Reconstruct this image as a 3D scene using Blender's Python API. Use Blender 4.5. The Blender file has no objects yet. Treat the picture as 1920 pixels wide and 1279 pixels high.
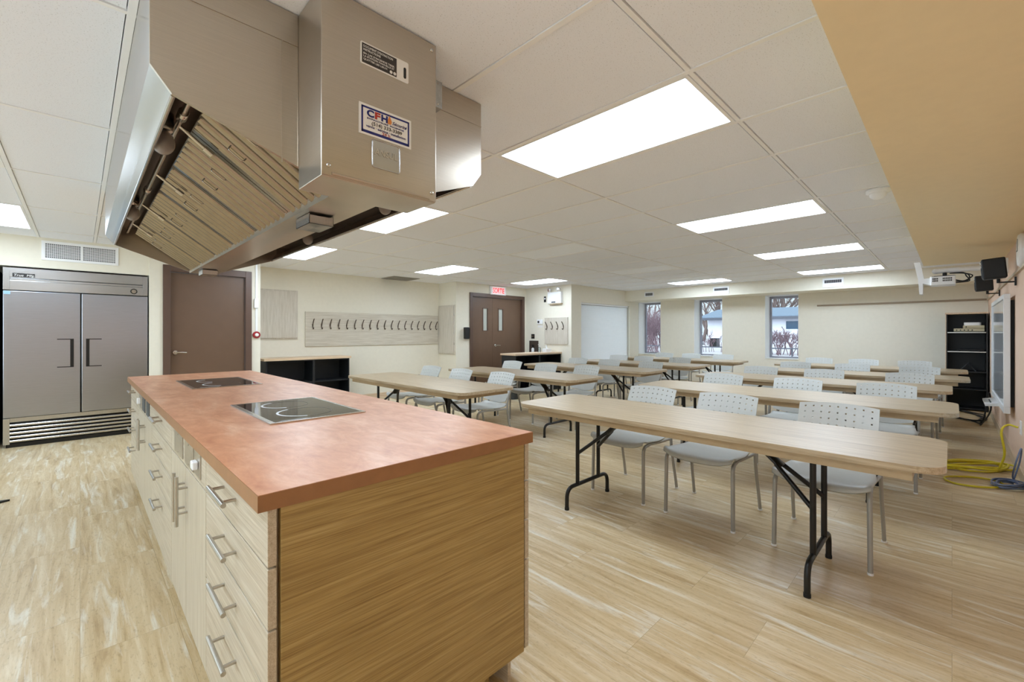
import bpy, bmesh, math, random
from mathutils import Vector, Matrix
PI = math.pi
random.seed(7)
scene = bpy.context.scene
COL = scene.collection
CAM_Z = 1.28
CEIL = 2.382
LAMP = 14.8
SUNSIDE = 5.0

# ------------------------------------------------------------------ materials
def lin(c):
    return tuple(((v/255)/12.92 if v/255 <= 0.04045 else ((v/255+0.055)/1.055)**2.4) for v in c) + (1.0,)

def new_mat(name):
    m = bpy.data.materials.new(name); m.use_nodes = True
    nt = m.node_tree; b = nt.nodes['Principled BSDF']
    return m, nt, b

def N(nt, t, **kw):
    n = nt.nodes.new(t)
    for k, v in kw.items(): setattr(n, k, v)
    return n

def ramp(nt, fac, stops):
    r = N(nt, 'ShaderNodeValToRGB')
    cr = r.color_ramp
    while len(cr.elements) < len(stops): cr.elements.new(0.5)
    for e, (p, c) in zip(cr.elements, stops): e.position = p; e.color = c
    nt.links.new(fac, r.inputs['Fac'])
    return r.outputs['Color']

def coords(nt, scale, kind='Object', rot=(0, 0, 0)):
    tc = N(nt, 'ShaderNodeTexCoord'); mp = N(nt, 'ShaderNodeMapping')
    mp.inputs['Scale'].default_value = scale; mp.inputs['Rotation'].default_value = rot
    nt.links.new(tc.outputs[kind], mp.inputs['Vector'])
    return mp.outputs['Vector']

def noise(nt, vec, scale=5, detail=4, rough=0.5, dist=0):
    n = N(nt, 'ShaderNodeTexNoise')
    n.inputs['Scale'].default_value = scale; n.inputs['Detail'].default_value = detail
    n.inputs['Roughness'].default_value = rough; n.inputs['Distortion'].default_value = dist
    nt.links.new(vec, n.inputs['Vector'])
    return n.outputs['Fac']

def mixc(nt, fac, a, b, mode='MIX'):
    m = N(nt, 'ShaderNodeMix', data_type='RGBA', blend_type=mode)
    for sock, v in ((m.inputs['Factor'], fac), (m.inputs['A'], a), (m.inputs['B'], b)):
        pass
    def setin(idx, v):
        if hasattr(v, 'is_output'): nt.links.new(v, m.inputs[idx])
        else: m.inputs[idx].default_value = v
    setin(0, fac); setin(6, a); setin(7, b)
    return m.outputs[2]

def bump(nt, b, h, strength=0.1, dist=0.01):
    n = N(nt, 'ShaderNodeBump'); n.inputs['Strength'].default_value = strength; n.inputs['Distance'].default_value = dist
    nt.links.new(h, n.inputs['Height']); nt.links.new(n.outputs['Normal'], b.inputs['Normal'])

def plain(name, c, rough=0.5, metal=0.0, var=0.04, scale=18, bmp=0.0, coat=0.0, spec=0.5):
    """solid colour with a faint procedural mottling"""
    m, nt, b = new_mat(name)
    f = noise(nt, coords(nt, (1, 1, 1)), scale, 3)
    l = lin(c)
    lo = tuple(v*(1-var) for v in l[:3])+(1,); hi = tuple(min(1, v*(1+var)) for v in l[:3])+(1,)
    nt.links.new(ramp(nt, f, [(0.3, lo), (0.7, hi)]), b.inputs['Base Color'])
    b.inputs['Roughness'].default_value = rough; b.inputs['Metallic'].default_value = metal
    b.inputs['Specular IOR Level'].default_value = spec
    if coat: b.inputs['Coat Weight'].default_value = coat; b.inputs['Coat Roughness'].default_value = 0.1
    if bmp: bump(nt, b, noise(nt, coords(nt, (1, 1, 1)), scale*12, 2), bmp, 0.002)
    return m

def brushed(name, c, rough=0.28, stretch=(2, 2, 160), aniso=0.5, var=0.05):
    m, nt, b = new_mat(name)
    f = noise(nt, coords(nt, stretch), 3, 4)
    l = lin(c)
    nt.links.new(ramp(nt, f, [(0.3, tuple(v*(1-var) for v in l[:3])+(1,)), (0.7, tuple(min(1, v*(1+var)) for v in l[:3])+(1,))]), b.inputs['Base Color'])
    b.inputs['Metallic'].default_value = 1.0
    b.inputs['Anisotropic'].default_value = aniso
    r = N(nt, 'ShaderNodeMapRange'); nt.links.new(f, r.inputs['Value'])
    r.inputs['To Min'].default_value = rough*0.85; r.inputs['To Max'].default_value = rough*1.2
    nt.links.new(r.outputs['Result'], b.inputs['Roughness'])
    return m

def streaky(name, cols, stretch, rough=0.4, scale=3.0, fine=None, coat=0.0):
    """laminate with wood-like streaks; stretch is small along the grain"""
    m, nt, b = new_mat(name)
    v = coords(nt, stretch)
    f = noise(nt, v, scale, 8, 0.62, 0.15)
    c = ramp(nt, f, [(0.32, lin(cols[0])), (0.5, lin(cols[1])), (0.68, lin(cols[2]))])
    v2 = coords(nt, tuple(s*4.5 if s > 4 else s*1.6 for s in stretch))
    f2 = noise(nt, v2, scale, 4, 0.6)
    dk = ramp(nt, f2, [(0.42, lin(fine or cols[0])), (0.56, (1, 1, 1, 1))])
    c = mixc(nt, 0.35, c, dk, 'MULTIPLY')
    nt.links.new(c, b.inputs['Base Color'])
    b.inputs['Roughness'].default_value = rough
    if coat: b.inputs['Coat Weight'].default_value = coat; b.inputs['Coat Roughness'].default_value = 0.25
    bump(nt, b, f2, 0.03, 0.001)
    return m

def emit(name, c, strength):
    m, nt, b = new_mat(name)
    b.inputs['Base Color'].default_value = lin(c)
    b.inputs['Emission Color'].default_value = lin(c)
    b.inputs['Emission Strength'].default_value = strength
    b.inputs['Roughness'].default_value = 0.5
    return m

def thin_glass(name, tint=(240, 246, 248), refl=0.08, rough=0.0):
    m = bpy.data.materials.new(name); m.use_nodes = True
    nt = m.node_tree; nt.nodes.clear()
    o = N(nt, 'ShaderNodeOutputMaterial'); t = N(nt, 'ShaderNodeBsdfTransparent'); g = N(nt, 'ShaderNodeBsdfGlossy')
    t.inputs['Color'].default_value = lin(tint); g.inputs['Roughness'].default_value = rough
    fr = N(nt, 'ShaderNodeLayerWeight'); fr.inputs['Blend'].default_value = refl
    mx = N(nt, 'ShaderNodeMixShader')
    nt.links.new(fr.outputs['Fresnel'], mx.inputs[0]); nt.links.new(t.outputs[0], mx.inputs[1]); nt.links.new(g.outputs[0], mx.inputs[2])
    nt.links.new(mx.outputs[0], o.inputs['Surface'])
    return m

def floor_mat():
    m, nt, b = new_mat('vinyl_plank_floor')
    tc = N(nt, 'ShaderNodeTexCoord')
    sep = N(nt, 'ShaderNodeSeparateXYZ'); nt.links.new(tc.outputs['Object'], sep.inputs[0])
    cmb = N(nt, 'ShaderNodeCombineXYZ')
    nt.links.new(sep.outputs['Y'], cmb.inputs['X']); nt.links.new(sep.outputs['X'], cmb.inputs['Y'])
    br = N(nt, 'ShaderNodeTexBrick')
    br.offset = 0.37; br.inputs['Scale'].default_value = 1.0
    br.inputs['Brick Width'].default_value = 0.92; br.inputs['Row Height'].default_value = 0.31
    br.inputs['Mortar Size'].default_value = 0.0012; br.inputs['Mortar Smooth'].default_value = 0.3
    br.inputs['Color1'].default_value = (0.35, 0.35, 0.35, 1); br.inputs['Color2'].default_value = (0.65, 0.65, 0.65, 1)
    br.inputs['Mortar'].default_value = (0.5, 0.5, 0.5, 1); br.inputs['Bias'].default_value = 0.0
    nt.links.new(cmb.outputs[0], br.inputs['Vector'])
    # streaks along Y shifted per plank
    addv = N(nt, 'ShaderNodeVectorMath', operation='ADD')
    sc = N(nt, 'ShaderNodeVectorMath', operation='SCALE'); sc.inputs['Scale'].default_value = 9.0
    nt.links.new(br.outputs['Color'], sc.inputs[0])
    nt.links.new(tc.outputs['Object'], addv.inputs[0]); nt.links.new(sc.outputs[0], addv.inputs[1])
    mp = N(nt, 'ShaderNodeMapping'); mp.inputs['Scale'].default_value = (15, 1.0, 1)
    nt.links.new(addv.outputs[0], mp.inputs['Vector'])
    f = noise(nt, mp.outputs[0], 1.6, 9, 0.66, 0.5)
    c = ramp(nt, f, [(0.28, lin((168, 140, 98))), (0.44, lin((198, 174, 132))), (0.58, lin((211, 191, 154))), (0.74, lin((226, 212, 184)))])
    mp2 = N(nt, 'ShaderNodeMapping'); mp2.inputs['Scale'].default_value = (8, 0.8, 1)
    nt.links.new(addv.outputs[0], mp2.inputs['Vector'])
    f2 = noise(nt, mp2.outputs[0], 2.2, 5, 0.6, 0.8)
    pale = ramp(nt, f2, [(0.54, (0, 0, 0, 1)), (0.70, (1, 1, 1, 1))])
    c = mixc(nt, pale, c, lin((226, 220, 203)))
    mp3 = N(nt, 'ShaderNodeMapping'); mp3.inputs['Scale'].default_value = (60, 16, 1)
    nt.links.new(addv.outputs[0], mp3.inputs['Vector'])
    f3 = noise(nt, mp3.outputs[0], 2, 5, 0.7)
    sp = ramp(nt, f3, [(0.32, (0.55, 0.50, 0.43, 1)), (0.46, (1, 1, 1, 1))])
    c = mixc(nt, 0.5, c, sp, 'MULTIPLY')
    plank = ramp(nt, br.outputs['Color'], [(0.30, (0.92, 0.91, 0.9, 1)), (0.7, (1.0, 1.0, 1.0, 1))])
    c = mixc(nt, 0.8, c, plank, 'MULTIPLY')
    seam = ramp(nt, br.outputs['Fac'], [(0.0, (1, 1, 1, 1)), (1.0, (0.66, 0.62, 0.56, 1))])
    c = mixc(nt, 0.8, c, seam, 'MULTIPLY')
    nt.links.new(c, b.inputs['Base Color'])
    b.inputs['Roughness'].default_value = 0.36
    b.inputs['Specular IOR Level'].default_value = 0.4
    bump(nt, b, f3, 0.06, 0.001)
    return m

def tile_mat():
    m, nt, b = new_mat('ceiling_tile_fissured')
    v = coords(nt, (1, 1, 1))
    f = noise(nt, v, 210, 2, 0.5)
    c = ramp(nt, f, [(0.28, lin((196, 198, 202))), (0.38, lin((240, 243, 250)))])
    nt.links.new(c, b.inputs['Base Color']); b.inputs['Roughness'].default_value = 0.9
    return m

def counter_mat():
    m, nt, b = new_mat('terracotta_laminate')
    v = coords(nt, (5, 2.2, 4))
    f = noise(nt, v, 2.2, 7, 0.65, 0.6)
    c = ramp(nt, f, [(0.28, lin((188, 124, 86))), (0.5, lin((210, 152, 114))), (0.72, lin((226, 182, 150)))])
    f2 = noise(nt, coords(nt, (14, 5, 6)), 3, 5, 0.6)
    c = mixc(nt, 0.35, c, ramp(nt, f2, [(0.3, lin((205, 168, 150))), (0.7, (1, 1, 1, 1))]), 'MULTIPLY')
    nt.links.new(c, b.inputs['Base Color']); b.inputs['Roughness'].default_value = 0.36; b.inputs['Specular IOR Level'].default_value = 0.65
    return m

M = dict(
    cream=plain('cream_wall_paint', (229, 224, 208), 0.75, var=0.015, bmp=0.05),
    creamb=plain('pale_window_wall_paint', (230, 225, 210), 0.75, var=0.015, bmp=0.05),
    peach=plain('peach_wall_paint', (226, 198, 176), 0.75, var=0.02, bmp=0.05),
    tan=plain('tan_bulkhead_paint', (238, 220, 182), 0.8, var=0.015, bmp=0.05),
    white=plain('white_paint', (236, 236, 234), 0.6, var=0.01),
    whitep=plain('white_plastic', (236, 237, 238), 0.35, var=0.01),
    tee=plain('ceiling_tee_white', (243, 243, 243), 0.6, var=0.01),
    gap=plain('ceiling_gap_grey', (120, 118, 114), 0.9),
    tile=tile_mat(), floor=floor_mat(), counter=counter_mat(),
    counter_edge=plain('laminate_edge_shaded', (150, 106, 68), 0.4, var=0.06, scale=30),  # same laminate as the worktop, edge shade put into its colour
    steel=brushed('brushed_stainless', (190, 190, 190), 0.24, (160, 160, 3)),
    steelh=brushed('brushed_stainless_hood', (192, 183, 170), 0.3, (3, 3, 200)),
    steeld=brushed('fridge_stainless', (170, 173, 180), 0.3, (3, 3, 170)),
    galv=plain('galvanised_steel', (178, 180, 180), 0.4, 0.9, var=0.1, scale=60),
    chrome=plain('satin_chrome', (205, 203, 198), 0.22, 1.0, var=0.02),
    hookm=plain('bronze_hook', (92, 80, 70), 0.35, 0.9, var=0.04),
    nickel=plain('brushed_nickel', (190, 186, 178), 0.3, 1.0, var=0.04, scale=80),
    filt=plain('filter_stainless', (166, 156, 142), 0.2, 1.0, var=0.05, scale=20),
    liner=plain('hood_liner_steel', (82, 70, 62), 0.4, 1.0, var=0.06),
    oak=streaky('pale_oak_laminate', [(164, 144, 114), (187, 168, 138), (200, 184, 157)], (26, 0.9, 26), 0.32),
    oakedge=plain('table_edge_band', (180, 158, 124), 0.4, var=0.05),
    isl_h=streaky('island_laminate_side_grain', [(178, 165, 143), (196, 184, 164), (208, 199, 182)], (30, 0.9, 30), 0.35),  # island fronts: window glare paled into the laminate colour
    isl_v=streaky('island_laminate_upright_grain', [(180, 167, 145), (196, 185, 165), (208, 199, 182)], (30, 30, 0.9), 0.35),
    isl_e=streaky('island_end_laminate_shaded', [(152, 124, 72), (172, 146, 90), (184, 160, 106)], (0.9, 30, 30), 0.36, fine=(140, 108, 66)),  # same laminate as the fronts, darkened to paint in end-face shade
    panel=streaky('greige_board_laminate', [(196, 187, 170), (210, 203, 188), (218, 212, 199)], (0.9, 26, 26), 0.5),
    panelv=streaky('greige_board_laminate_upright', [(198, 190, 174), (210, 203, 190), (218, 212, 200)], (26, 26, 0.9), 0.5),
    birch=streaky('pale_birch_top', [(208, 180, 146), (222, 198, 168), (230, 210, 184)], (0.9, 26, 26), 0.4),
    birchf=streaky('pale_birch_top_cross', [(208, 180, 150), (222, 198, 172), (230, 210, 188)], (0.9, 26, 26), 0.4),
    brown=plain('brown_door_paint', (104, 80, 62), 0.38, var=0.03, scale=8),
    brownf=plain('brown_frame_paint', (92, 70, 58), 0.4, var=0.03, scale=8),
    black=plain('black_steel', (18, 17, 17), 0.35, 0.1, var=0.1),
    blackl=plain('black_laminate', (20, 22, 25), 0.5, var=0.1),
    blackp=plain('black_plastic', (14, 14, 15), 0.55, var=0.1),
    darkgrey=plain('dark_grey_plastic', (62, 66, 70), 0.5),
    greyplastic=plain('grey_polypropylene', (190, 192, 188), 0.42, var=0.02, scale=40, bmp=0.03),
    greyframe=plain('grey_painted_tube', (164, 162, 156), 0.35, 0.3, var=0.02),
    glassblack=plain('black_ceramic_glass', (12, 11, 11), 0.04, var=0.05, spec=0.4),
    ring=plain('white_printed_ring', (206, 210, 212), 0.3, var=0.01),
    ringdim=plain('grey_printed_ring', (84, 84, 82), 0.2, var=0.01),
    lamp=emit('fluorescent_diffuser', (222, 238, 255), LAMP),
    lampoff=plain('unlit_diffuser', (246, 249, 255), 0.4, var=0.01),
    glass=thin_glass('window_glass'),
    bulb=plain('frosted_lamp_globe', (140, 134, 130), 0.25, var=0.02),
    clear=thin_glass('clear_bottle_plastic', (232, 238, 240), 0.3, 0.05),
    doorglass=plain('door_vision_glass', (186, 190, 180), 0.08, var=0.08, scale=4),
    red=plain('red_plastic', (150, 32, 38), 0.35),
    redlit=emit('red_lit_letters', (236, 64, 70), 0.9),
    signface=emit('lit_sign_face', (250, 222, 222), 0.35),
    navy=plain('navy_print', (28, 34, 110), 0.5),
    redprint=plain('red_print', (170, 46, 36), 0.5),
    orange=plain('orange_print', (214, 132, 60), 0.5),
    ink=plain('black_print', (34, 30, 30), 0.5),
    darklabel=plain('dark_label', (52, 46, 44), 0.4),
    paper=plain('white_label', (232, 230, 226), 0.5, var=0.01),
    bluelabel=plain('pale_blue_label', (150, 190, 220), 0.5),
    board=plain('whiteboard_surface', (206, 214, 222), 0.12, var=0.01, coat=0.5),
    boardframe=plain('whiteboard_frame', (226, 228, 230), 0.35, var=0.01),
    blind=plain('white_blind_slat', (240, 241, 242), 0.5, var=0.01),
    yellow=plain('yellow_cord', (206, 190, 40), 0.45),
    bluecord=plain('blue_grey_cord', (104, 118, 150), 0.45),
    avbeige=plain('beige_metal_case', (188, 180, 150), 0.4, 0.1),
    winframe=plain('cool_grey_window_frame', (150, 152, 164), 0.45),
    ventdark=plain('vent_shadow_grey', (70, 72, 78), 0.8),
    ventgrey=plain('grey_vent_paint', (150, 146, 138), 0.6),
    brownplate=plain('dark_brown_plate', (72, 62, 54), 0.4),
    tube=plain('beige_raceway', (196, 178, 152), 0.5),
    rail=plain('brown_tack_rail', (150, 132, 108), 0.5),
    # outdoors
    siding=plain('white_house_siding', (206, 206, 216), 0.7, var=0.03, scale=3),
    roof=plain('blue_grey_shingle', (112, 126, 142), 0.9, var=0.3, scale=26),
    gutter=plain('dark_gutter', (74, 76, 86), 0.6),
    pane=plain('dark_blue_pane', (36, 66, 92), 0.2),
    paneb=plain('light_blue_curtain', (140, 180, 206), 0.4),
    ground=plain('winter_ground', (186, 182, 186), 0.9, var=0.15, scale=3),
    bark=plain('grey_brown_bark', (112, 96, 92), 0.9, var=0.2),
    twig=plain('mauve_twigs', (118, 96, 102), 0.9, var=0.25, scale=4),
    conif=plain('dark_evergreen', (48, 56, 66), 0.9, var=0.3),
)

# ------------------------------------------------------------------ mesh tools
class MB:
    def __init__(s): s.v = []; s.f = []; s.sm = []
    def add(s, vs, fs, smooth=False):
        o = len(s.v); s.v += [tuple(v) for v in vs]
        for f in fs: s.f.append([i+o for i in f]); s.sm.append(smooth)
        return s
    def box(s, x0, x1, y0, y1, z0, z1):
        if x0 > x1: x0, x1 = x1, x0
        if y0 > y1: y0, y1 = y1, y0
        if z0 > z1: z0, z1 = z1, z0
        vs = [(x0,y0,z0),(x1,y0,z0),(x1,y1,z0),(x0,y1,z0),(x0,y0,z1),(x1,y0,z1),(x1,y1,z1),(x0,y1,z1)]
        return s.add(vs, [(0,3,2,1),(4,5,6,7),(0,1,5,4),(1,2,6,5),(2,3,7,6),(3,0,4,7)])
    def prism(s, poly, lo, hi, axis='z', smooth=False):
        """poly: 2-D outline; axis z:(x,y) y:(x,z) x:(y,z)"""
        n = len(poly)
        def P(a, b, t): return {'z': (a, b, t), 'y': (a, t, b), 'x': (t, a, b)}[axis]
        vs = [P(a, b, lo) for a, b in poly]+[P(a, b, hi) for a, b in poly]
        s.add(vs, [list(range(n))[::-1], list(range(n, 2*n))])
        return s.add(vs, [(i, (i+1) % n, n+(i+1) % n, n+i) for i in range(n)], smooth)
    def tube(s, pts, r, n=10, cap=True, flat=None):
        pts = [Vector(p) for p in pts]
        rings = []; u = None
        for i, p in enumerate(pts):
            if i == 0: t = pts[1]-p
            elif i == len(pts)-1: t = p-pts[i-1]
            else: t = (pts[i+1]-p).normalized()+(p-pts[i-1]).normalized()
            t.normalize()
            if u is None:
                a = Vector((0, 0, 1)) if abs(t.z) < 0.9 else Vector((1, 0, 0))
                u = (a - t*a.dot(t)).normalized()
            else:
                u = (u - t*u.dot(t)).normalized()
            w = t.cross(u)
            ri = r[i] if isinstance(r, (list, tuple)) else r
            fl = flat or 1.0
            rings.append([p+u*math.cos(2*PI*k/n)*ri+w*math.sin(2*PI*k/n)*ri*fl for k in range(n)])
        vs = [v for rg in rings for v in rg]
        fs = [(i*n+k, i*n+(k+1) % n, (i+1)*n+(k+1) % n, (i+1)*n+k) for i in range(len(pts)-1) for k in range(n)]
        s.add(vs, fs, True)
        if cap:
            s.add(rings[0], [list(range(n))[::-1]]); s.add(rings[-1], [list(range(n))])
        return s
    def lathe(s, prof, c=(0, 0, 0), axis='z', n=24):
        """prof: list of (radius, height)"""
        vs = []
        for r, h in prof:
            for k in range(n):
                a = 2*PI*k/n; x, y = r*math.cos(a), r*math.sin(a)
                p = {'z': (x, y, h), 'y': (x, h, y), 'x': (h, x, y)}[axis]
                vs.append((c[0]+p[0], c[1]+p[1], c[2]+p[2]))
        m = len(prof)
        fs = [(i*n+k, i*n+(k+1) % n, (i+1)*n+(k+1) % n, (i+1)*n+k) for i in range(m-1) for k in range(n)]
        s.add(vs, fs, True)
        s.add(vs[:n], [list(range(n))[::-1]]); s.add(vs[-n:], [list(range(n))])
        return s
    def sphere(s, c, r, n=16, m=10, sq=(1, 1, 1)):
        vs = []; 
        for i in range(m+1):
            t = PI*i/m
            for k in range(n):
                a = 2*PI*k/n
                vs.append((c[0]+r*sq[0]*math.sin(t)*math.cos(a), c[1]+r*sq[1]*math.sin(t)*math.sin(a), c[2]+r*sq[2]*math.cos(t)))
        return s.add(vs, [(i*n+k, (i+1)*n+k, (i+1)*n+(k+1) % n, i*n+(k+1) % n) for i in range(m) for k in range(n)], True)

def fillet(pts, r, seg=6):
    pts = [Vector(p) for p in pts]; out = [pts[0]]
    for i in range(1, len(pts)-1):
        a, b, c = pts[i-1], pts[i], pts[i+1]
        d1, d2 = (a-b), (c-b); rr = min(r, d1.length*0.49, d2.length*0.49)
        p, q = b+d1.normalized()*rr, b+d2.normalized()*rr
        for k in range(seg+1):
            t = k/seg; out.append((1-t)**2*p+2*t*(1-t)*b+t*t*q)
    out.append(pts[-1]); return out

def spline(pts, seg=8):
    """Catmull-Rom through points"""
    P = [Vector(p) for p in pts]; P = [2*P[0]-P[1]]+P+[2*P[-1]-P[-2]]; out = []
    for i in range(1, len(P)-2):
        for k in range(seg):
            t = k/seg; a, b, c, d = P[i-1:i+3]
            out.append(0.5*((2*b)+(c-a)*t+(2*a-5*b+4*c-d)*t*t+(3*b-a-3*c+d)*t**3))
    out.append(P[-2]); return out

def rrect(x0, x1, y0, y1, r, seg=6):
    out = []
    for cx, cy, a0 in ((x1-r, y0+r, -PI/2), (x1-r, y1-r, 0), (x0+r, y1-r, PI/2), (x0+r, y0+r, PI)):
        for k in range(seg+1):
            a = a0+PI/2*k/seg; out.append((cx+r*math.cos(a), cy+r*math.sin(a)))
    return out

def obj(name, mb, m, parent=None, bevel=0, kind=None):
    me = bpy.data.meshes.new(name); me.from_pydata(mb.v, [], mb.f); me.validate(); me.update()
    for p, s in zip(me.polygons, mb.sm): p.use_smooth = s
    bm = bmesh.new(); bm.from_mesh(me); bmesh.ops.recalc_face_normals(bm, faces=bm.faces); bm.to_mesh(me); bm.free()
    me.materials.append(M[m] if isinstance(m, str) else m)
    o = bpy.data.objects.new(name, me); COL.objects.link(o)
    if parent: o.parent = parent
    if bevel:
        md = o.modifiers.new('bevel', 'BEVEL'); md.width = bevel; md.segments = 2; md.limit_method = 'ANGLE'; md.angle_limit = 0.7
    if kind: o['kind'] = kind
    return o

def tag(o, label, cat, group=None, kind=None):
    if label: o['label'] = label
    if cat: o['category'] = cat
    if group: o['group'] = group
    if kind: o['kind'] = kind
    return o

def thing(name, label, cat, loc=(0, 0, 0), rz=0, group=None):
    o = bpy.data.objects.new(name, None); COL.objects.link(o)
    o.empty_display_size = 0.1; o.location = loc; o.rotation_euler = (0, 0, rz)
    return tag(o, label, cat, group)

def struct(name, mb, m, parent=None, bevel=0):
    return obj(name, mb, m, parent, bevel, 'structure' if parent is None else None)

def dup(root, loc, rz, label, group=None):
    r = root.copy(); COL.objects.link(r); r.location = loc; r.rotation_euler = (0, 0, rz); r['label'] = label
    if group: r['group'] = group
    def rec(src, dst):
        for ch in list(src.children):
            c = ch.copy(); COL.objects.link(c); c.parent = dst; rec(ch, c)
    rec(root, r); return r

def text(name, s, size, m, parent, org, ux=(1, 0, 0), uy=(0, 0, 1), align='LEFT', ext=0.0006, bold=0.0, width=None, shear=0.0):
    cu = bpy.data.curves.new(name, 'FONT'); cu.body = s; cu.size = size; cu.extrude = ext; cu.align_x = align
    cu.offset = bold; cu.shear = shear; cu.resolution_u = 3
    t = bpy.data.objects.new(name, cu); COL.objects.link(t)
    bpy.context.view_layer.update()
    me = bpy.data.meshes.new_from_object(t.evaluated_get(bpy.context.evaluated_depsgraph_get()))
    bpy.data.objects.remove(t); bpy.data.curves.remove(cu)
    X, Y = Vector(ux), Vector(uy); Z = X.cross(Y)
    sx = 1.0
    if width:
        xs = [v.co.x for v in me.vertices]; sx = width/max(1e-6, max(xs)-min(xs))
    mat = Matrix((( X.x*sx, Y.x, Z.x, org[0]), (X.y*sx, Y.y, Z.y, org[1]), (X.z*sx, Y.z, Z.z, org[2]), (0, 0, 0, 1)))
    me.transform(mat); me.name = name; me.materials.clear(); me.materials.append(M[m])
    o = bpy.data.objects.new(name, me); COL.objects.link(o)
    if parent: o.parent = parent
    return o

# ------------------------------------------------------------------ the room shell
YR = -0.43          # right wall face
XB = 10.87          # window wall face
XL = -3.2           # wall behind the camera's left
WT = 0.15
struct('floor', MB().box(XL-WT, XB+0.4, YR-WT, 8.6, -0.1, 0), 'floor')

# right wall and its plastered bulkhead
struct('wall_right', MB().box(XL-WT, XB, YR-WT, YR, 0, 2.55), 'peach')
struct('trim_1', MB().box(XL, 7.75, YR, 0.258, 2.148, 2.55), 'tan')
# window wall with three deep openings
wins = [(5.40, 6.04), (3.85, 4.52), (2.30, 2.94)]
ZS, ZT = 0.715, 2.12
mb = MB()
mb.box(XB, XB+0.4, YR-WT, 6.19, 0, ZS); mb.box(XB, XB+0.4, YR-WT, 6.19, ZT, 2.55)
ys = [YR-WT]+[v for w in sorted(wins) for v in w]+[6.19]
for i in range(0, len(ys), 2): mb.box(XB, XB+0.4, ys[i], ys[i+1], ZS, ZT)
struct('wall_back', mb, 'creamb')
struct('trim_2', MB().box(10.17, XB, YR, 6.04, ZT, 2.55), 'cream')
for i, (a, b) in enumerate(wins):
    w = MB()
    X0, X1 = XB+0.33, XB+0.38
    w.box(X0, X1, a, a+0.045, ZS, ZT); w.box(X0, X1, b-0.045, b, ZS, ZT)
    w.box(X0, X1, a+0.045, b-0.045, ZS, ZS+0.045); w.box(X0, X1, a+0.045, b-0.045, ZT-0.06, ZT)
    o = struct('window_%d' % (i+1), w, 'winframe')
    obj('window_pane', MB().box(X0+0.02, X0+0.026, a+0.045, b-0.045, ZS+0.045, ZT-0.06), 'glass', o)
    rv = MB(); rv.box(XB-0.004, X0, a, a+0.006, ZS, ZT-0.001).box(XB-0.004, X0, b-0.006, b, ZS, ZT-0.001).box(XB+0.001, X0, a+0.006, b-0.006, ZT-0.007, ZT-0.001)
    obj('reveal_lining', rv, 'white', o)
    obj('window_sill', MB().box(XB-0.015, X0, a, b, ZS-0.001, ZS+0.012), 'white', o, 0.003)
# blind wall
BX0, BX1, BZ0, BZ1 = 8.24, 10.40, 0.55, 2.0
mb = MB()
mb.box(7.87, BX0, 6.04, 6.19, 0, 2.55); mb.box(BX1, XB, 6.04, 6.19, 0, 2.55)
mb.box(BX0, BX1, 6.04, 6.19, 0, BZ0); mb.box(BX0, BX1, 6.04, 6.19, BZ1, 2.55)
struct('wall_left', mb, 'creamb')
w = MB()
w.box(BX0, BX0+0.05, 6.12, 6.17, BZ0, BZ1); w.box(BX1-0.05, BX1, 6.12, 6.17, BZ0, BZ1)
w.box(BX0+0.05, BX1-0.05, 6.12, 6.17, BZ0, BZ0+0.05); w.box(BX0+0.05, BX1-0.05, 6.12, 6.17, BZ1-0.05, BZ1)
o = struct('window_4', w, 'black')
obj('window_pane', MB().box(BX0+0.05, BX1-0.05, 6.14, 6.146, BZ0+0.05, BZ1-0.05), 'glass', o)
bl = thing('window_blind', 'wide white horizontal slat blind covering the window beside the coat hook alcove', 'blind', (0, 0, 0))
obj('head_rail', MB().box(BX0+0.01, BX1-0.06, 6.065, 6.11, BZ1-0.04, BZ1-0.002), 'whitep', bl)
mb = MB(); z = BZ1-0.06
while z > BZ0+0.03:
    mb.add([(BX0+0.01, 6.07, z-0.012), (BX1-0.06, 6.07, z-0.012), (BX1-0.06, 6.098, z+0.012), (BX0+0.01, 6.098, z+0.012),
            (BX0+0.01, 6.071, z-0.0135), (BX1-0.06, 6.071, z-0.0135), (BX1-0.06, 6.099, z+0.0105), (BX0+0.01, 6.099, z+0.0105)],
           [(0,1,2,3),(7,6,5,4),(0,4,5,1),(2,6,7,3),(1,5,6,2),(0,3,7,4)]); z -= 0.024
obj('slats', mb, 'blind', bl)
# jog walls around the entry
struct('wall_left', MB().box(7.87, 8.02, 6.19, 7.6, 0, 2.55), 'cream')
DX0, DX1, DZ = 6.10, 7.77, 2.13
mb = MB(); mb.box(5.70, DX0, 7.45, 7.6, 0, 2.55).box(DX1, 7.87, 7.45, 7.6, 0, 2.55).box(DX0, DX1, 7.45, 7.6, DZ, 2.55)
struct('wall_left', mb, 'cream')
struct('wall_left', MB().box(5.70, 5.85, 7.6, 8.07, 0, 2.55), 'cream')
struct('wall_left', MB().box(1.94, 5.85, 8.07, 8.22, 0, 2.55), 'cream')
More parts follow.
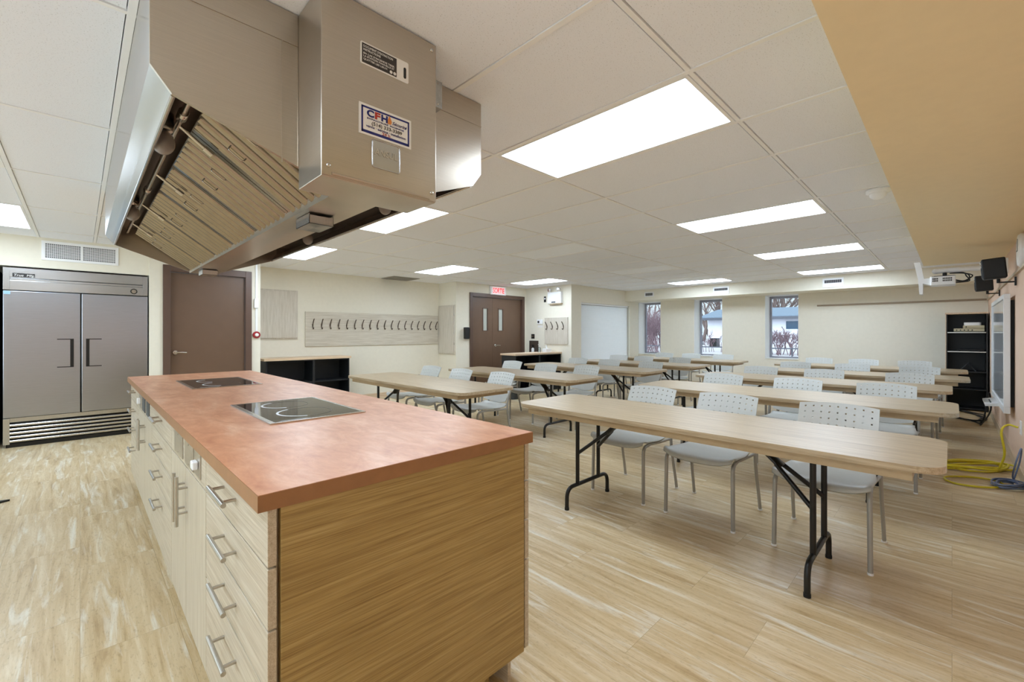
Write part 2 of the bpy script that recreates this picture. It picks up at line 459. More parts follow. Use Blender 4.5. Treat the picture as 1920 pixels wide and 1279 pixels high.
# door wall + fridge alcove
D1X0, D1X1, D1Z = 0.80, 1.80, 2.165
mb = MB()
mb.box(0.64, D1X0, 7.37, 7.52, 0, 2.55).box(D1X1, 1.94, 7.37, 7.52, 0, 2.55).box(D1X0, D1X1, 7.37, 7.52, D1Z, 2.55)
mb.box(1.79, 1.94, 7.52, 8.22, 0, 2.55)
struct('wall_left', mb, 'cream')
mb = MB(); mb.box(XL, 0.64, 7.39, 7.52, 2.035, 2.55); mb.box(XL, -1.75, 7.39, 7.52, 0, 2.035)
mb.box(-1.9, 0.79, 8.35, 8.5, 0, 2.55); mb.box(0.64, 0.79, 7.52, 8.35, 0, 2.55); mb.box(-1.9, -1.75, 7.52, 8.35, 0, 2.55)
struct('wall_left', mb, 'cream')
FW = [(-0.1, 1.55), (1.75, 3.4), (3.6, 5.25), (5.45, 7.1)]      # daylight windows behind the camera
mb = MB(); mb.box(XL-WT, XL, YR, 7.52, 0, 0.55).box(XL-WT, XL, YR, 7.52, 2.3, 2.55)
q = [YR]+[v for w_ in FW for v in w_]+[7.52]
for i in range(0, len(q), 2): mb.box(XL-WT, XL, q[i], q[i+1], 0.55, 2.3)
struct('wall_front', mb, 'cream')
for i, (a, b) in enumerate(FW):
    w = MB(); X0, X1 = XL-0.10, XL-0.06
    w.box(X0, X1, a, a+0.05, 0.55, 2.3).box(X0, X1, b-0.05, b, 0.55, 2.3).box(X0, X1, a+0.05, b-0.05, 0.55, 0.6).box(X0, X1, a+0.05, b-0.05, 2.25, 2.3)
    o = struct('window_%d' % (i+5), w, 'white')
    obj('window_pane', MB().box(X0+0.015, X0+0.021, a+0.05, b-0.05, 0.6, 2.25), 'glass', o)

# skirting
bb = MB(); bb.box(XL, XB, YR, YR+0.012, 0, 0.1)
struct('baseboard_right', bb, 'tube')
bb = MB(); bb.box(1.94, 5.70, 8.058, 8.07, 0, 0.09)
struct('baseboard_left', bb, 'birch')
bb = MB(); bb.box(XB-0.012, XB, YR+0.012, 6.04, 0, 0.09)
struct('baseboard_back', bb, 'tube')

# suspended ceiling: tee grid, lay-in tiles with a real gap, plenum board above
def ceiling():
    X0s = [1.827+0.61*k for k in range(-2, 16)]
    xs = [x for x in X0s if x < 10.3]
    xsL = [0.127]+[-0.34-0.61*k for k in range(0, 5)]
    ysl = [0.78+1.22*k for k in range(-1, 7)]
    allx = sorted(set(round(v, 3) for v in xs+xsL+[])) ; 
    allx = [XL-0.1]+[v for v in allx if v > XL]
    tee = MB(); tiles = MB()
    lights = []
    for k, i in ((0, 0), (0, 4), (0, 8), (0, 12), (2, 0), (2, 4), (2, 8), (2, 12), (4, 0), (4, 4), (4, 8)):
        lights.append((1.827+0.61*i, 0.78+1.22*k))
    lights += [(-0.95, 5.66), (-0.95, 3.22), (-0.95, 0.78)]
    holes = [(x+0.3, y+0.6) for x, y in lights]
    W = 0.012
    ylines = [-0.5]+[y for y in ysl if y > -0.4]+[8.4]
    for x in allx[1:]: tee.box(x-W, x+W, -0.45, 8.4, CEIL, CEIL+0.03)
    for y in ylines[1:-1]: 
        for a, b in zip(allx, allx[1:]+[10.2]): tee.box(a+W, b-W, y-W*0.8, y+W*0.8, CEIL+0.001, CEIL+0.02)
    G = 0.0035
    for a, b in zip(allx, allx[1:]+[10.9]):
        for c, d in zip(ylines, ylines[1:]):
            if any(a < hx < b and c < hy < d for hx, hy in holes): continue
            if a > 0.1 and b < 1.42 and c > 1.9 and d < 4.5: continue
            tiles.box(a+W+G, b-W-G, c+W+G, d-W-G, CEIL+0.004, CEIL+0.018)
    c = struct('ceiling', MB().box(XL-WT, XB+0.4, YR-WT, 8.6, CEIL+0.03, CEIL+0.08), 'gap')
    struct('trim_3', tee, 'tee'); struct('trim_4', tiles, 'tile')
    return lights
LIGHTS = ceiling()
where = {(0,0): 'large lit ceiling light panel nearest the camera, right of the hood', (0,4): 'lit ceiling light panel, second along the tan bulkhead',
         (0,8): 'lit ceiling light panel, third along the tan bulkhead', (0,12): 'lit ceiling light panel by the window wall, beside the tan bulkhead',
         (2,0): 'lit ceiling light panel partly hidden behind the hood cabinet', (2,4): 'unlit ceiling panel nearer the camera, mid-ceiling',
         (2,8): 'unlit ceiling panel farther away, nearer the windows', (2,12): 'lit ceiling light panel above the left and middle windows',
         (4,0): 'lit ceiling light panel just below the hood rim, near coat hooks', (4,4): 'lit ceiling light panel near the grey ceiling vent',
         (4,8): 'lit ceiling light panel above the double doors'}
keys = [(0,0),(0,4),(0,8),(0,12),(2,0),(2,4),(2,8),(2,12),(4,0),(4,4),(4,8)]
OFF = {(2,4), (2,8)}
def light_panel(x, y, label, lit, w=0.61):
    t = thing('ceiling_light', label, 'ceiling light', (x, y, CEIL), 0, 'ceiling light panels')
    f = MB(); e = 0.014; i = 0.032
    f.box(e, w-e, e, i, 0, 0.02).box(e, w-e, 1.22-i, 1.22-e, 0, 0.02).box(e, i, i, 1.22-i, 0, 0.02).box(w-i, w-e, i, 1.22-i, 0, 0.02)
    obj('frame', f, 'tee', t)
    obj('diffuser', MB().box(i, w-i, i, 1.22-i, 0.006, 0.012), 'lamp' if lit else 'lampoff', t)
for k, (x, y) in zip(keys, LIGHTS): light_panel(x, y, where[k], k not in OFF)
light_panel(-0.95, 5.66, 'lit ceiling light panel left of the hood, above the refrigerator', True)
light_panel(-0.95, 3.22, 'unlit ceiling panel at the left edge of the picture', False)
light_panel(-0.95, 0.78, 'added lit ceiling panel, unseen behind the camera', True)  # out-of-view panel added to light the room

# doors
def lever(parent, x, y, z, dirx=1):
    h = MB(); h.lathe([(0.032, 0), (0.032, -0.012), (0.026, -0.018)], (x, y, z), 'y', 20)
    h.tube([(x, y-0.01, z), (x, y-0.055, z)], 0.011, 10)
    h.tube(fillet([(x, y-0.05, z), (x+dirx*0.05, y-0.055, z+0.002), (x+dirx*0.12, y-0.05, z-0.004)], 0.03), [0.011]*8+[0.009]*1 if False else 0.0095, 10)
    return obj('lever_handle', h, 'chrome', parent)
f = MB(); F = 0.06
f.box(D1X0-0.02, D1X0+F, 7.345, 7.50, 0, D1Z+0.03); f.box(D1X1-F, D1X1+0.02, 7.345, 7.50, 0, D1Z+0.03); f.box(D1X0+F, D1X1-F, 7.345, 7.50, D1Z-F, D1Z+0.03)
d1 = struct('door_1', f, 'brownf', None, 0.003)
obj('leaf', MB().box(D1X0+F+0.004, D1X1-F-0.004, 7.40, 7.445, 0.008, D1Z-F-0.004), 'brown', d1, 0.002)
lever(d1, 0.915, 7.40, 1.02)
f = MB()
f.box(DX0-0.03, DX0+0.05, 7.425, 7.58, 0, DZ+0.05); f.box(DX1-0.05, DX1+0.03, 7.425, 7.58, 0, DZ+0.05); f.box(DX0+0.05, DX1-0.05, 7.425, 7.58, DZ-0.03, DZ+0.05)
d2 = struct('door_2', f, 'brownf', None, 0.003)
XM = 6.79
def leaf(x0, x1, wx0, wx1):
    m = MB(); z0, z1 = 1.345, 1.845; y0, y1 = 7.49, 7.535; zt = DZ-0.035
    m.box(x0, wx0, y0, y1, 0.008, zt).box(wx1, x1, y0, y1, 0.008, zt).box(wx0, wx1, y0, y1, 0.008, z0).box(wx0, wx1, y0, y1, z1, zt)
    l = obj('leaf', m, 'brown', d2)
    g = MB(); e = 0.018
    g.box(wx0-e, wx0, y0-0.008, y0, z0-e, z1+e).box(wx1, wx1+e, y0-0.008, y0, z0-e, z1+e).box(wx0, wx1, y0-0.008, y0, z0-e, z0).box(wx0, wx1, y0-0.008, y0, z1, z1+e)
    obj('window_bead', g, 'brownf', l); obj('vision_pane', MB().box(wx0, wx1, y0+0.018, y0+0.024, z0, z1), 'doorglass', l)
leaf(DX0+0.053, XM-0.002, 6.50, 6.63); leaf(XM+0.002, DX1-0.053, 6.98, 7.11)
lever(d2, 6.87, 7.49, 1.0)

# ------------------------------------------------------------------ kitchen island
IX0, IX1 = 0.310, 1.198      # drawer faces
IY0, IY1 = 1.135, 4.93
ICX = (IX0+IX1)/2
SEC = [(1.14, 1.82, 'dr'), (1.82, 2.62, 'do'), (2.62, 3.42, 'dr'), (3.42, 4.22, 'do'), (4.22, 4.93, 'dr')]
CT = 0.02; G = 0.0025; ZTOP = 0.868
def bar_handle(parent, y0, y1, z, vertical=False):
    """bar handle in front of a face at local x=0 (pointing to -x)"""
    h = MB(); r = 0.0068; xo = -0.036
    if not vertical:
        h.tube([(xo, y0, z), (xo, y1, z)], r, 12)
        for y in (y0+0.03 if y1-y0 > 0.12 else y0+0.02, y1-0.03 if y1-y0 > 0.12 else y1-0.02): h.tube([(xo, y, z), (0, y, z)], 0.005, 10)
    else:
        z0, z1 = z
        h.tube([(xo, y0, z0), (xo, y0, z1)], r, 12)
        for zz in (z0+0.05, z1-0.05): h.tube([(xo, y0, zz), (0, y0, zz)], 0.005, 10)
    return obj('bar_handle', h, 'nickel', parent)
def unit(kind, w, label, loc, rz, name, ext=(0, 0)):
    """cabinet unit, local: y 0..w along the run, x 0 = face, +x inwards"""
    t = thing(name, label, 'cabinet', loc, rz, 'island cabinet units'); e0, e1 = G-ext[0], w-G+ext[1]
    c = MB(); dep = 0.43
    c.box(CT+0.002, dep, 0.001, 0.018, 0.1, ZTOP).box(CT+0.002, dep, w-0.018, w-0.001, 0.1, ZTOP).box(CT+0.002, dep, 0.018, w-0.018, 0.1, 0.118)
    c.box(dep-0.01, dep, 0.018, w-0.018, 0.118, ZTOP)
    obj('carcass', c, 'isl_v', t)
    obj('toe_kick', MB().box(0.075, 0.09, 0, w, 0, 0.1), 'isl_h', t)
    if kind == 'dr':
        zs = [0.103, 0.436, 0.583, 0.73, 0.868]
        for k in range(4):
            z0, z1 = zs[k]+G, zs[k+1]-G if k < 3 else zs[4]
            d = obj('drawer', MB().box(0, CT, e0, e1, z0, z1), 'isl_h', t, 0.0015)
            hz = {0: 0.362, 1: 0.52, 2: 0.668, 3: 0.815}[k]
            bar_handle(d, w/2-0.10, w/2+0.10, hz)
    else:
        p = obj('false_drawer_panel', MB().box(0, CT, G, w-G, 0.73+G, ZTOP), 'isl_h', t, 0.0015)
        for k in range(2):
            y0, y1 = (G, w/2-G) if k == 0 else (w/2+G, w-G)
            d = obj('door', MB().box(0, CT, y0, y1, 0.103, 0.73-G), 'isl_v', t, 0.0015)
            bar_handle(d, w/2-0.035 if k == 0 else w/2+0.035, 0, (0.505, 0.705), True)
    return t
lab = {0: 'pale island drawer unit at the near end of the island', 1: 'pale two-door island unit with two blank steel plates and a plugged outlet',
       2: 'pale four-drawer island unit between the two door units', 3: 'pale two-door island unit facing the refrigerator, with dark plates',
       4: 'pale island drawer unit at the end nearest the refrigerator'}
units = []
for k, (a, b, kd) in enumerate(SEC):
    units.append(unit(kd, b-a, lab[k], (IX0, a, 0), 0, 'drawer_cabinet' if kd == 'dr' else 'door_cabinet', (0.022 if k == 0 else 0, 0)))
labr = ['pale island drawer unit facing the tables, at the near end', 'pale island door unit facing the tables, second from the near end',
        'pale island drawer unit facing the tables, mid-island', 'pale island door unit facing the tables, second from the far end',
        'pale island drawer unit facing the tables, at the far end']
for k, (a, b, kd) in enumerate(SEC):
    unit(kd, b-a, labr[k], (IX1, b, 0), PI, 'drawer_cabinet' if kd == 'dr' else 'door_cabinet', (0, 0.022 if k == 0 else 0))
# outlets on the false panels
def plate(parent, y0, y1, z0, z1, m, kind):
    o = obj({'blank': 'steel_plate', 'out': 'outlet_plate', 'dark': 'dark_plate'}[kind], MB().box(-0.004, 0, y0, y1, z0, z1), m, parent, 0.001)
    if kind == 'blank':
        s = MB()
        for zz in (z0+0.012, z1-0.012): s.lathe([(0.003, 0), (0.003, -0.0015)], (-0.004, (y0+y1)/2, zz), 'x', 10)
        obj('screw', s, 'chrome', o)
        obj('engraved_label', MB().box(-0.0045, -0.004, y0+0.03, y1-0.03, (z0+z1)/2-0.004, (z0+z1)/2+0.02), 'nickel', o)
    if kind == 'out':
        obj('white_plug', MB().box(-0.022, -0.004, (y0+y1)/2-0.022, (y0+y1)/2+0.022, z0+0.03, z1-0.03), 'whitep', o, 0.004)
    return o
p1 = [c for c in units[1].children if c.name.startswith('false')][0]
plate(p1, 2.285-1.82, 2.50-1.82, 0.748, 0.848, 'nickel', 'blank'); plate(p1, 2.04-1.82, 2.225-1.82, 0.748, 0.848, 'nickel', 'blank')
plate(p1, 1.90-1.82, 2.01-1.82, 0.752, 0.842, 'nickel', 'out')
p3 = [c for c in units[3].children if c.name.startswith('false')][0]
plate(p3, 4.02-3.42, 4.15-3.42, 0.748, 0.848, 'nickel', 'out'); plate(p3, 3.78-3.42, 3.95-3.42, 0.748, 0.848, 'darkgrey', 'dark'); plate(p3, 3.53-3.42, 3.70-3.42, 0.748, 0.848, 'darkgrey', 'dark')
e = thing('island_end_panel', 'broad shade-darkened wood-grain panel closing the near end of the island', 'panel', (0, 0, 0))
obj('panel', MB().box(0.338, 1.172, 1.119, 1.139, 0.098, ZTOP), 'isl_e', e, 0.001)
obj('toe_board', MB().box(0.42, 1.06, 1.19, 1.205, 0, 0.098), 'isl_e', e)
e2 = obj('island_end_panel', MB().box(0.34, 1.18, 4.932, 4.95, 0.0, ZTOP), 'isl_e'); tag(e2, 'wood-grain panel closing the far end of the island', 'panel')
WX0, WX1, WY0, WY1, WZ = 0.288, 1.216, 1.115, 4.955, 0.908
wt = thing('worktop', 'long terracotta laminate worktop with shade-browned edges on the island', 'worktop', (0, 0, 0))
t_ = MB().box(WX0+0.002, WX1-0.002, WY0+0.002, WY1-0.002, WZ-0.038, WZ)
obj('top', t_, 'counter', wt)
eb = MB(); zz0, zz1 = WZ-0.04, WZ-0.001
eb.box(WX0, WX0+0.002, WY0, WY1, zz0, zz1).box(WX1-0.002, WX1, WY0, WY1, zz0, zz1).box(WX0+0.002, WX1-0.002, WY0, WY0+0.002, zz0, zz1).box(WX0+0.002, WX1-0.002, WY1-0.002, WY1, zz0, zz1)
obj('edge_band', eb, 'counter_edge', wt)

def arc_ring(cx, cy, r, w, a0, a1, z, n=40):
    m = MB(); vs = []
    for k in range(n+1):
        a = a0+(a1-a0)*k/n
        for rr in (r-w/2, r+w/2): vs.append((cx+rr*math.cos(a), cy+rr*math.sin(a), z))
    for v in list(vs): vs.append((v[0], v[1], v[2]+0.0004))
    q = 2*(n+1)
    m.add(vs, [(2*i, 2*i+1, 2*i+3, 2*i+2) for i in range(n)]+[(q+2*i, q+2*i+2, q+2*i+3, q+2*i+1) for i in range(n)]+
          [(2*i, 2*i+2, q+2*i+2, q+2*i) for i in range(n)]+[(2*i+1, q+2*i+1, q+2*i+3, 2*i+3) for i in range(n)])
    return m
def cooktop(x0, x1, y0, y1, label):
    t = thing('cooktop', label, 'cooktop', (x0, y0, WZ), 0, 'induction cooktops in the worktop')
    w, l = x1-x0, y1-y0; e = 0.022
    f = MB(); h = 0.006
    f.box(0, e, 0, l, 0, h).box(w-e*0.6, w, 0, l, 0, h).box(e, w-e*0.6, 0, e*0.6, 0, h).box(e, w-e*0.6, l-e*0.6, l, 0, h)
    obj('trim', f, 'chrome', t, 0.001)
    g = obj('glass', MB().box(e, w-e*0.6, e*0.6, l-e*0.6, 0.001, 0.0052), 'glassblack', t)
    for cy, r in ((l*0.30, 0.115), (l*0.72, 0.105)):
        m = arc_ring(w*0.5, cy, r, 0.010, PI*0.62, PI*1.42, 0.0054)
        obj('burner_mark', m, 'ring', t)
        obj('burner_ring', arc_ring(w*0.5, cy, r, 0.0025, -PI*0.55, PI*0.6, 0.0054), 'ringdim', t)
    obj('control_mark', MB().box(0.05, 0.16, 0.03, 0.034, 0.0053, 0.0057), 'ring', t)
    return t
cooktop(0.545, 0.955, 1.94, 2.595, 'black glass cooktop nearer the camera, set in the terracotta worktop')
cooktop(0.525, 0.945, 3.53, 4.22, 'black glass cooktop nearer the brown door, set in the terracotta worktop')

# ------------------------------------------------------------------ hood over the island
HX0, HX1, HY0, HY1 = 0.14, 1.372, 1.597, 4.645
ZC, ZR, RX0, RX1 = 2.045, 1.978, 0.19, 1.322
hood = thing('extraction_hood', 'huge stainless extraction hood with baffle filters above the island', 'hood', (0, 0, 0))
prof = [(HX0, CEIL), (HX0, ZC), (RX0, ZR), (0.69, 1.805), (0.845, 1.805), (RX1, ZR), (HX1, ZC), (HX1, CEIL)]
obj('end_panel', MB().prism(prof, HY0, HY0+0.012, 'y'), 'steelh', hood)
obj('end_panel', MB().prism(prof, HY1-0.012, HY1, 'y'), 'steelh', hood)
for sx in (0, 1):
    m = MB(); T = 0.012
    if sx == 0: pr = [(HX0, CEIL), (HX0, ZC), (RX0, ZR), (RX0+0.012, ZR+0.005), (HX0+T, ZC+0.006), (HX0+T, CEIL)]
    else: pr = [(HX1, CEIL), (HX1, ZC), (RX1, ZR), (RX1-0.012, ZR+0.005), (HX1-T, ZC+0.006), (HX1-T, CEIL)]
    m.prism(pr, HY0+0.012, HY1-0.012, 'y')
    obj('side_panel', m, 'steel', hood)
    m = MB(); xx = RX0 if sx == 0 else RX1; d = 1 if sx == 0 else -1
    m.tube([(xx+d*0.004, HY0+0.013, ZR+0.001), (xx+d*0.004, HY1-0.013, ZR+0.001)], 0.006, 8)
    obj('rolled_rim', m, 'chrome', hood)
sm = MB()
sm.box(HX0-0.001, HX1+0.001, HY0-0.0025, HY0, 2.272, 2.2745)
sm.box(0.484, 0.488, HY0-0.0025, HY0, 1.86, 2.272)
obj('panel_seam', sm, 'steelh', hood)
m = MB(); FZ = 2.09; FXL, FXR = 0.32, 1.205
m.box(HX0+0.012, FXL+0.02, HY0+0.012, HY1-0.012, 2.12, 2.13).box(FXR-0.02, HX1-0.012, HY0+0.012, HY1-0.012, 2.12, 2.13)
obj('liner', m, 'liner', hood)
tr = MB(); tr.prism([(0.672, 1.838), (0.672, 1.80), (0.862, 1.80), (0.862, 1.838), (0.855, 1.838), (0.855, 1.808), (0.68, 1.808), (0.68, 1.838)], HY0+0.012, HY1-0.012, 'y')
obj('drip_trough', tr, 'steelh', hood)
NF = 6; FW = (HY1-HY0-0.05)/NF
for side in (0, 1):
    A = Vector((FXL, 0, FZ)) if side == 0 else Vector((FXR, 0, FZ)); B = Vector((0.688, 0, 1.832)) if side == 0 else Vector((0.846, 0, 1.832))
    along = (B-A).normalized(); nrm = Vector((along.z, 0, -along.x)) if side == 0 else Vector((-along.z, 0, along.x))
    if nrm.z > 0: nrm = -nrm
    L = (B-A).length
    for k in range(NF):
        y0 = HY0+0.025+k*FW; y1 = y0+FW-0.006
        fr = MB()
        def slab(mb, s0, s1, ya, yb, n0, n1):
            q = [A+along*s+nrm*n for s, n in ((s0, n0), (s1, n0), (s1, n1), (s0, n1))]
            vs = [(p.x, ya, p.z) for p in q]+[(p.x, yb, p.z) for p in q]
            mb.add(vs, [(0,1,2,3),(7,6,5,4),(0,4,5,1),(1,5,6,2),(2,6,7,3),(3,7,4,0)])
        slab(fr, 0, L, y0, y0+0.028, 0, 0.012); slab(fr, 0, L, y1-0.028, y1, 0, 0.012)
        slab(fr, 0, 0.012, y0+0.028, y1-0.028, 0, 0.012); slab(fr, L-0.012, L, y0+0.028, y1-0.028, 0, 0.012)
        flt = obj('baffle_filter', fr, 'filt', hood)
        bk = MB(); slab(bk, 0.01, L-0.01, y0+0.02, y1-0.02, -0.022, -0.02); obj('filter_backing', bk, 'black', flt)
        bf = MB(); nb = 6; st = (y1-y0-0.056)/nb
        for j in range(nb):
            yc = y0+0.028+st*(j+0.5); rr = st*0.30
            vs = []; K = 7
            for s in (0.006, L-0.006):
                for q in range(K):
                    a = PI*q/(K-1)
                    p = A+along*s+nrm*(0.001+rr*1.15*math.sin(a)); vs.append((p.x, yc-rr*math.cos(a), p.z))
            bf.add(vs, [(q, q+1, K+q+1, K+q) for q in range(K-1)], True)
            bf.add(vs, [list(range(K)), list(range(K, 2*K))[::-1]])
        obj('baffles', bf, 'filt', flt)
        hd = MB()
        for yy in (y0+FW*0.3, y0+FW*0.68):
            p0 = A+along*(L*0.28)+nrm*0.012; p1 = A+along*(L*0.42)+nrm*0.012; q = nrm*0.022
            hd.tube(fillet([(p0.x, yy, p0.z), (p0.x+q.x, yy, p0.z+q.z), (p1.x+q.x, yy, p1.z+q.z), (p1.x, yy, p1.z)], 0.01, 4), 0.0025, 6)
        obj('filter_handle', hd, 'chrome', flt)
for yc in (1.945, 4.24):
    m = MB(); x0, x1, y0, y1, z0, z1 = 0.70, 0.805, yc, yc+0.16, 1.755, 1.80
    m.box(x0, x1, y0, y0+0.002, z0, z1-0.008).box(x0, x1, y1-0.002, y1, z0, z1-0.002).box(x0, x0+0.002, y0, y1, z0, z1-0.002).box(x1-0.002, x1, y0, y1, z0, z1-0.002).box(x0, x1, y0, y1, z0, z0+0.002)
    obj('grease_cup', m, 'steel', hood)
for (x, y) in ((0.225, 2.12), (0.225, 3.5), (1.25, 2.3), (1.25, 3.5)):
    b = MB(); b.sphere((x, y, 2.01), 0.038, 16, 10, (1, 1, 1.25))
    g = obj('globe_lamp', b, 'bulb', hood)
    obj('lamp_socket', MB().lathe([(0.03, 2.055), (0.035, 2.075), (0.035, 2.12)], (x, y, 0), 'z', 16), 'chrome', g)
pp = MB(); px, pz = 0.262, 2.065
pp.tube([(px, HY0+0.012, pz), (px, 4.5, pz)], 0.0095, 10)
for y in (1.95, 2.3, 3.1, 3.9): 
    pp.lathe([(0.015, -0.03), (0.017, -0.03), (0.017, 0.03), (0.015, 0.03)], (px, y, pz), 'y', 10)
obj('suppression_pipe', pp, 'chrome', hood)
for y in (2.05, 2.75, 3.45, 4.1):
    nz = MB(); nz.tube([(px, y, pz), (px+0.09, y+0.02, pz-0.06)], 0.007, 8); nz.tube([(px+0.085, y+0.019, pz-0.057), (px+0.112, y+0.024, pz-0.075)], 0.012, 10)
    obj('nozzle', nz, 'chrome', hood)
# suppression cabinet on the hood end
KX0, KX1, KY0, KY1, KZ = 0.538, 0.966, 1.393, 1.594, 1.777
ks = thing('suppression_cabinet', 'tall stainless fire suppression cabinet mounted on the near end of hood', 'cabinet', (0, 0, 0))
obj('body', MB().box(KX0, KX1, KY0, KY1, KZ, CEIL), 'steelh', ks, 0.003)
obj('door_edge', MB().box(KX0-0.001, KX1+0.001, KY0-0.004, KY0, KZ+0.004, CEIL-0.004), 'steelh', ks, 0.0015)
obj('lower_lip', MB().tube([(KX0+0.03, KY0-0.005, KZ+0.012), (KX1-0.03, KY0-0.005, KZ+0.012)], 0.005, 8), 'steelh', ks)
for x, z in ((KX0+0.02, KZ+0.035), (KX1-0.02, KZ+0.035), (KX1-0.02, CEIL-0.03)): obj('screw', MB().lathe([(0.007, 0), (0.006, -0.005), (0.003, -0.006)], (x, KY0-0.004, z), 'y', 12), 'chrome', ks)
yf = KY0-0.004
# dark instruction plate
pl = obj('instruction_plate', MB().prism(rrect(0.664, 0.846, 2.183, 2.258, 0.006), yf-0.002, yf, 'y'), 'paper', ks)
obj('dark_field', MB().box(0.669, 0.798, yf-0.0026, yf-0.002, 2.188, 2.253), 'darklabel', pl)
for s_, zz, sz in (('DOCUMENT D\'EXTINCTION', 2.240, 0.0105), ('INSTRUCTIONS', 2.229, 0.0105), ('EN CAS D\'INCENDIE TIRER', 2.217, 0.0085), ('LA STATION MANUELLE ET', 2.208, 0.0085), ('QUITTER LES LIEUX', 2.198, 0.0085)):
    text('plate_lines', s_, sz, 'paper', pl, (0.673, yf-0.0028, zz), width=min(0.115, 0.0052*len(s_)))
obj('sight_slot', MB().prism(rrect(0.826, 0.836, 2.197, 2.236, 0.0048), yf-0.003, yf-0.002, 'y'), 'ink', pl)
for cx in (0.776, 0.790): obj('approval_mark', MB().lathe([(0.0055, 0), (0.0055, -0.0008)], (cx, yf-0.0026, 2.197), 'y', 16), 'paper', pl)
sg = obj('service_sticker', MB().box(0.659, 0.857, yf-0.0015, yf, 1.949, 2.053), 'paper', ks)
bd = MB(); a, b, c, d, w = 0.667, 0.849, 1.956, 2.045, 0.006
bd.box(a, b, yf-0.002, yf-0.0015, d-w, d).box(a, b, yf-0.002, yf-0.0015, c, c+w*1.5).box(a, a+w, yf-0.002, yf-0.0015, c, d).box(b-w, b, yf-0.002, yf-0.0015, c, d)
obj('blue_border', bd, 'navy', sg)
yt = yf-0.0022
text('logo_letter', 'C', 0.031, 'navy', sg, (0.686, yt, 2.014), bold=0.0012, width=0.026)
text('logo_letter', 'F', 0.031, 'redprint', sg, (0.714, yt, 2.014), bold=0.0012, width=0.020)
text('logo_letter', 'H', 0.031, 'navy', sg, (0.738, yt, 2.014), bold=0.0012, width=0.024)
fl = MB(); fl.prism([(0.764, 2.012), (0.776, 2.012), (0.779, 2.022), (0.774, 2.034), (0.770, 2.041), (0.766, 2.031), (0.762, 2.022)], yt-0.0005, yt, 'y'); obj('flame_mark', fl, 'orange', sg)
text('script_word', 'Sécurité', 0.017, 'navy', sg, (0.780, yt, 2.014), width=0.058, shear=0.35)
text('sticker_line', 'EXTINCTEURS  INCENDIE', 0.007, 'navy', sg, (0.686, yt, 2.004), width=0.14)
text('sticker_line', '(514) 333-3389', 0.017, 'ink', sg, (0.703, yt, 1.988), width=0.115)
text('sticker_line', 'vente · service · installation', 0.0125, 'navy', sg, (0.684, yt, 1.976), width=0.150)
text('sticker_line', '24 h', 0.0135, 'redprint', sg, (0.742, yt, 1.9655), width=0.03)
em = obj('embossed_square', MB().prism(rrect(0.704, 0.812, 1.846, 1.944, 0.009), yf-0.0015, yf, 'y'), 'steel', ks, 0.001)
rim = MB(); rim.tube([(x, yf-0.0015, z) for x, z in rrect(0.706, 0.810, 1.848, 1.942, 0.009)+[(0.801, 1.848)]], 0.002, 6); obj('raised_rim', rim, 'steel', em)
text('embossed_letters', 'ANSUL', 0.03, 'chrome', em, (0.714, yf-0.0018, 1.892), width=0.088, ext=0.0015, bold=0.0006)
jb = thing('junction_box', 'small galvanised junction box on hood end beside the suppression cabinet', 'junction box', (0, 0, 0))
obj('box', MB().box(0.99, 1.094, 1.525, 1.596, 2.232, 2.346), 'galv', jb, 0.003)
s = MB()
for z in (2.245, 2.333): s.lathe([(0.005, 0), (0.004, -0.003)], (1.07, 1.525, z), 'y', 10)
obj('screw', s, 'chrome', jb)
obj('conduit_nipple', MB().tube([(1.0, 1.56, 2.346), (1.0, 1.56, CEIL)], 0.011, 10), 'galv', jb)

# ------------------------------------------------------------------ fridge
fx0, fx1, fy = -0.605, 0.627, 7.37
fr = thing('refrigerator', 'tall two-door stainless commercial refrigerator in the wall alcove', 'refrigerator', (0, 0, 0))
obj('cabinet_body', MB().box(fx0+0.005, fx1, fy+0.065, 8.2, 0.03, 2.02), 'black', fr)
hd = MB(); hd.prism([(fy, 1.765), (fy+0.063, 1.765), (fy+0.063, 2.013), (fy, 2.013), (fy, 1.906), (fy+0.018, 1.895), (fy+0.018, 1.875), (fy, 1.868)], fx0+0.05, fx1-0.05, 'x')
obj('header_panel', hd, 'steel', fr)
for a, b in ((fx0, fx0+0.05), (fx1-0.05, fx1)): obj('header_post', MB().box(a, b, fy+0.002, fy+0.063, 1.765, 2.013), 'steel', fr, 0.002)
for k, (a, b) in enumerate(((fx0, 0.004), (0.014, fx1))):
    dr = obj('door', MB().box(a, b, fy, fy+0.06, 0.335, 1.755), 'steeld', fr, 0.006)
    c0, c1 = (-0.19, -0.052) if k == 0 else (0.052, 0.19)
    o0 = c1-0.03 if k == 0 else c0; o1 = c1 if k == 0 else c0+0.03
    fm = MB(); fm.box(c0, c1, fy-0.004, fy, 1.205, 1.215).box(c0, c1, fy-0.004, fy, 0.878, 0.888).box(o0, o1, fy-0.008, fy, 0.878, 1.215)
    h = obj('recessed_handle', fm, 'black', dr)
    m = MB(); i0, i1 = (c0, o0) if k == 0 else (o1, c1)
    m.box(i0, i1, fy-0.0025, fy, 0.888, 1.205)
    obj('handle_recess', m, 'steeld', h)
gz = [0.105, 0.155, 0.205, 0.255]
gr = MB(); gr.box(fx0+0.05, fx1-0.05, fy+0.012, fy+0.063, 0.285, 0.33)
obj('grille_cap', gr, 'steel', fr)
gr = MB()
for k in range(5):
    z = 0.075+k*0.044
    gr.prism([(fy+0.002, z-0.015), (fy, z-0.004), (fy+0.004, z+0.008), (fy+0.014, z+0.014), (fy+0.02, z+0.006), (fy+0.016, z-0.012)], fx0+0.05, fx1-0.05, 'x', True)
obj('grille_louvres', gr, 'chrome', fr)
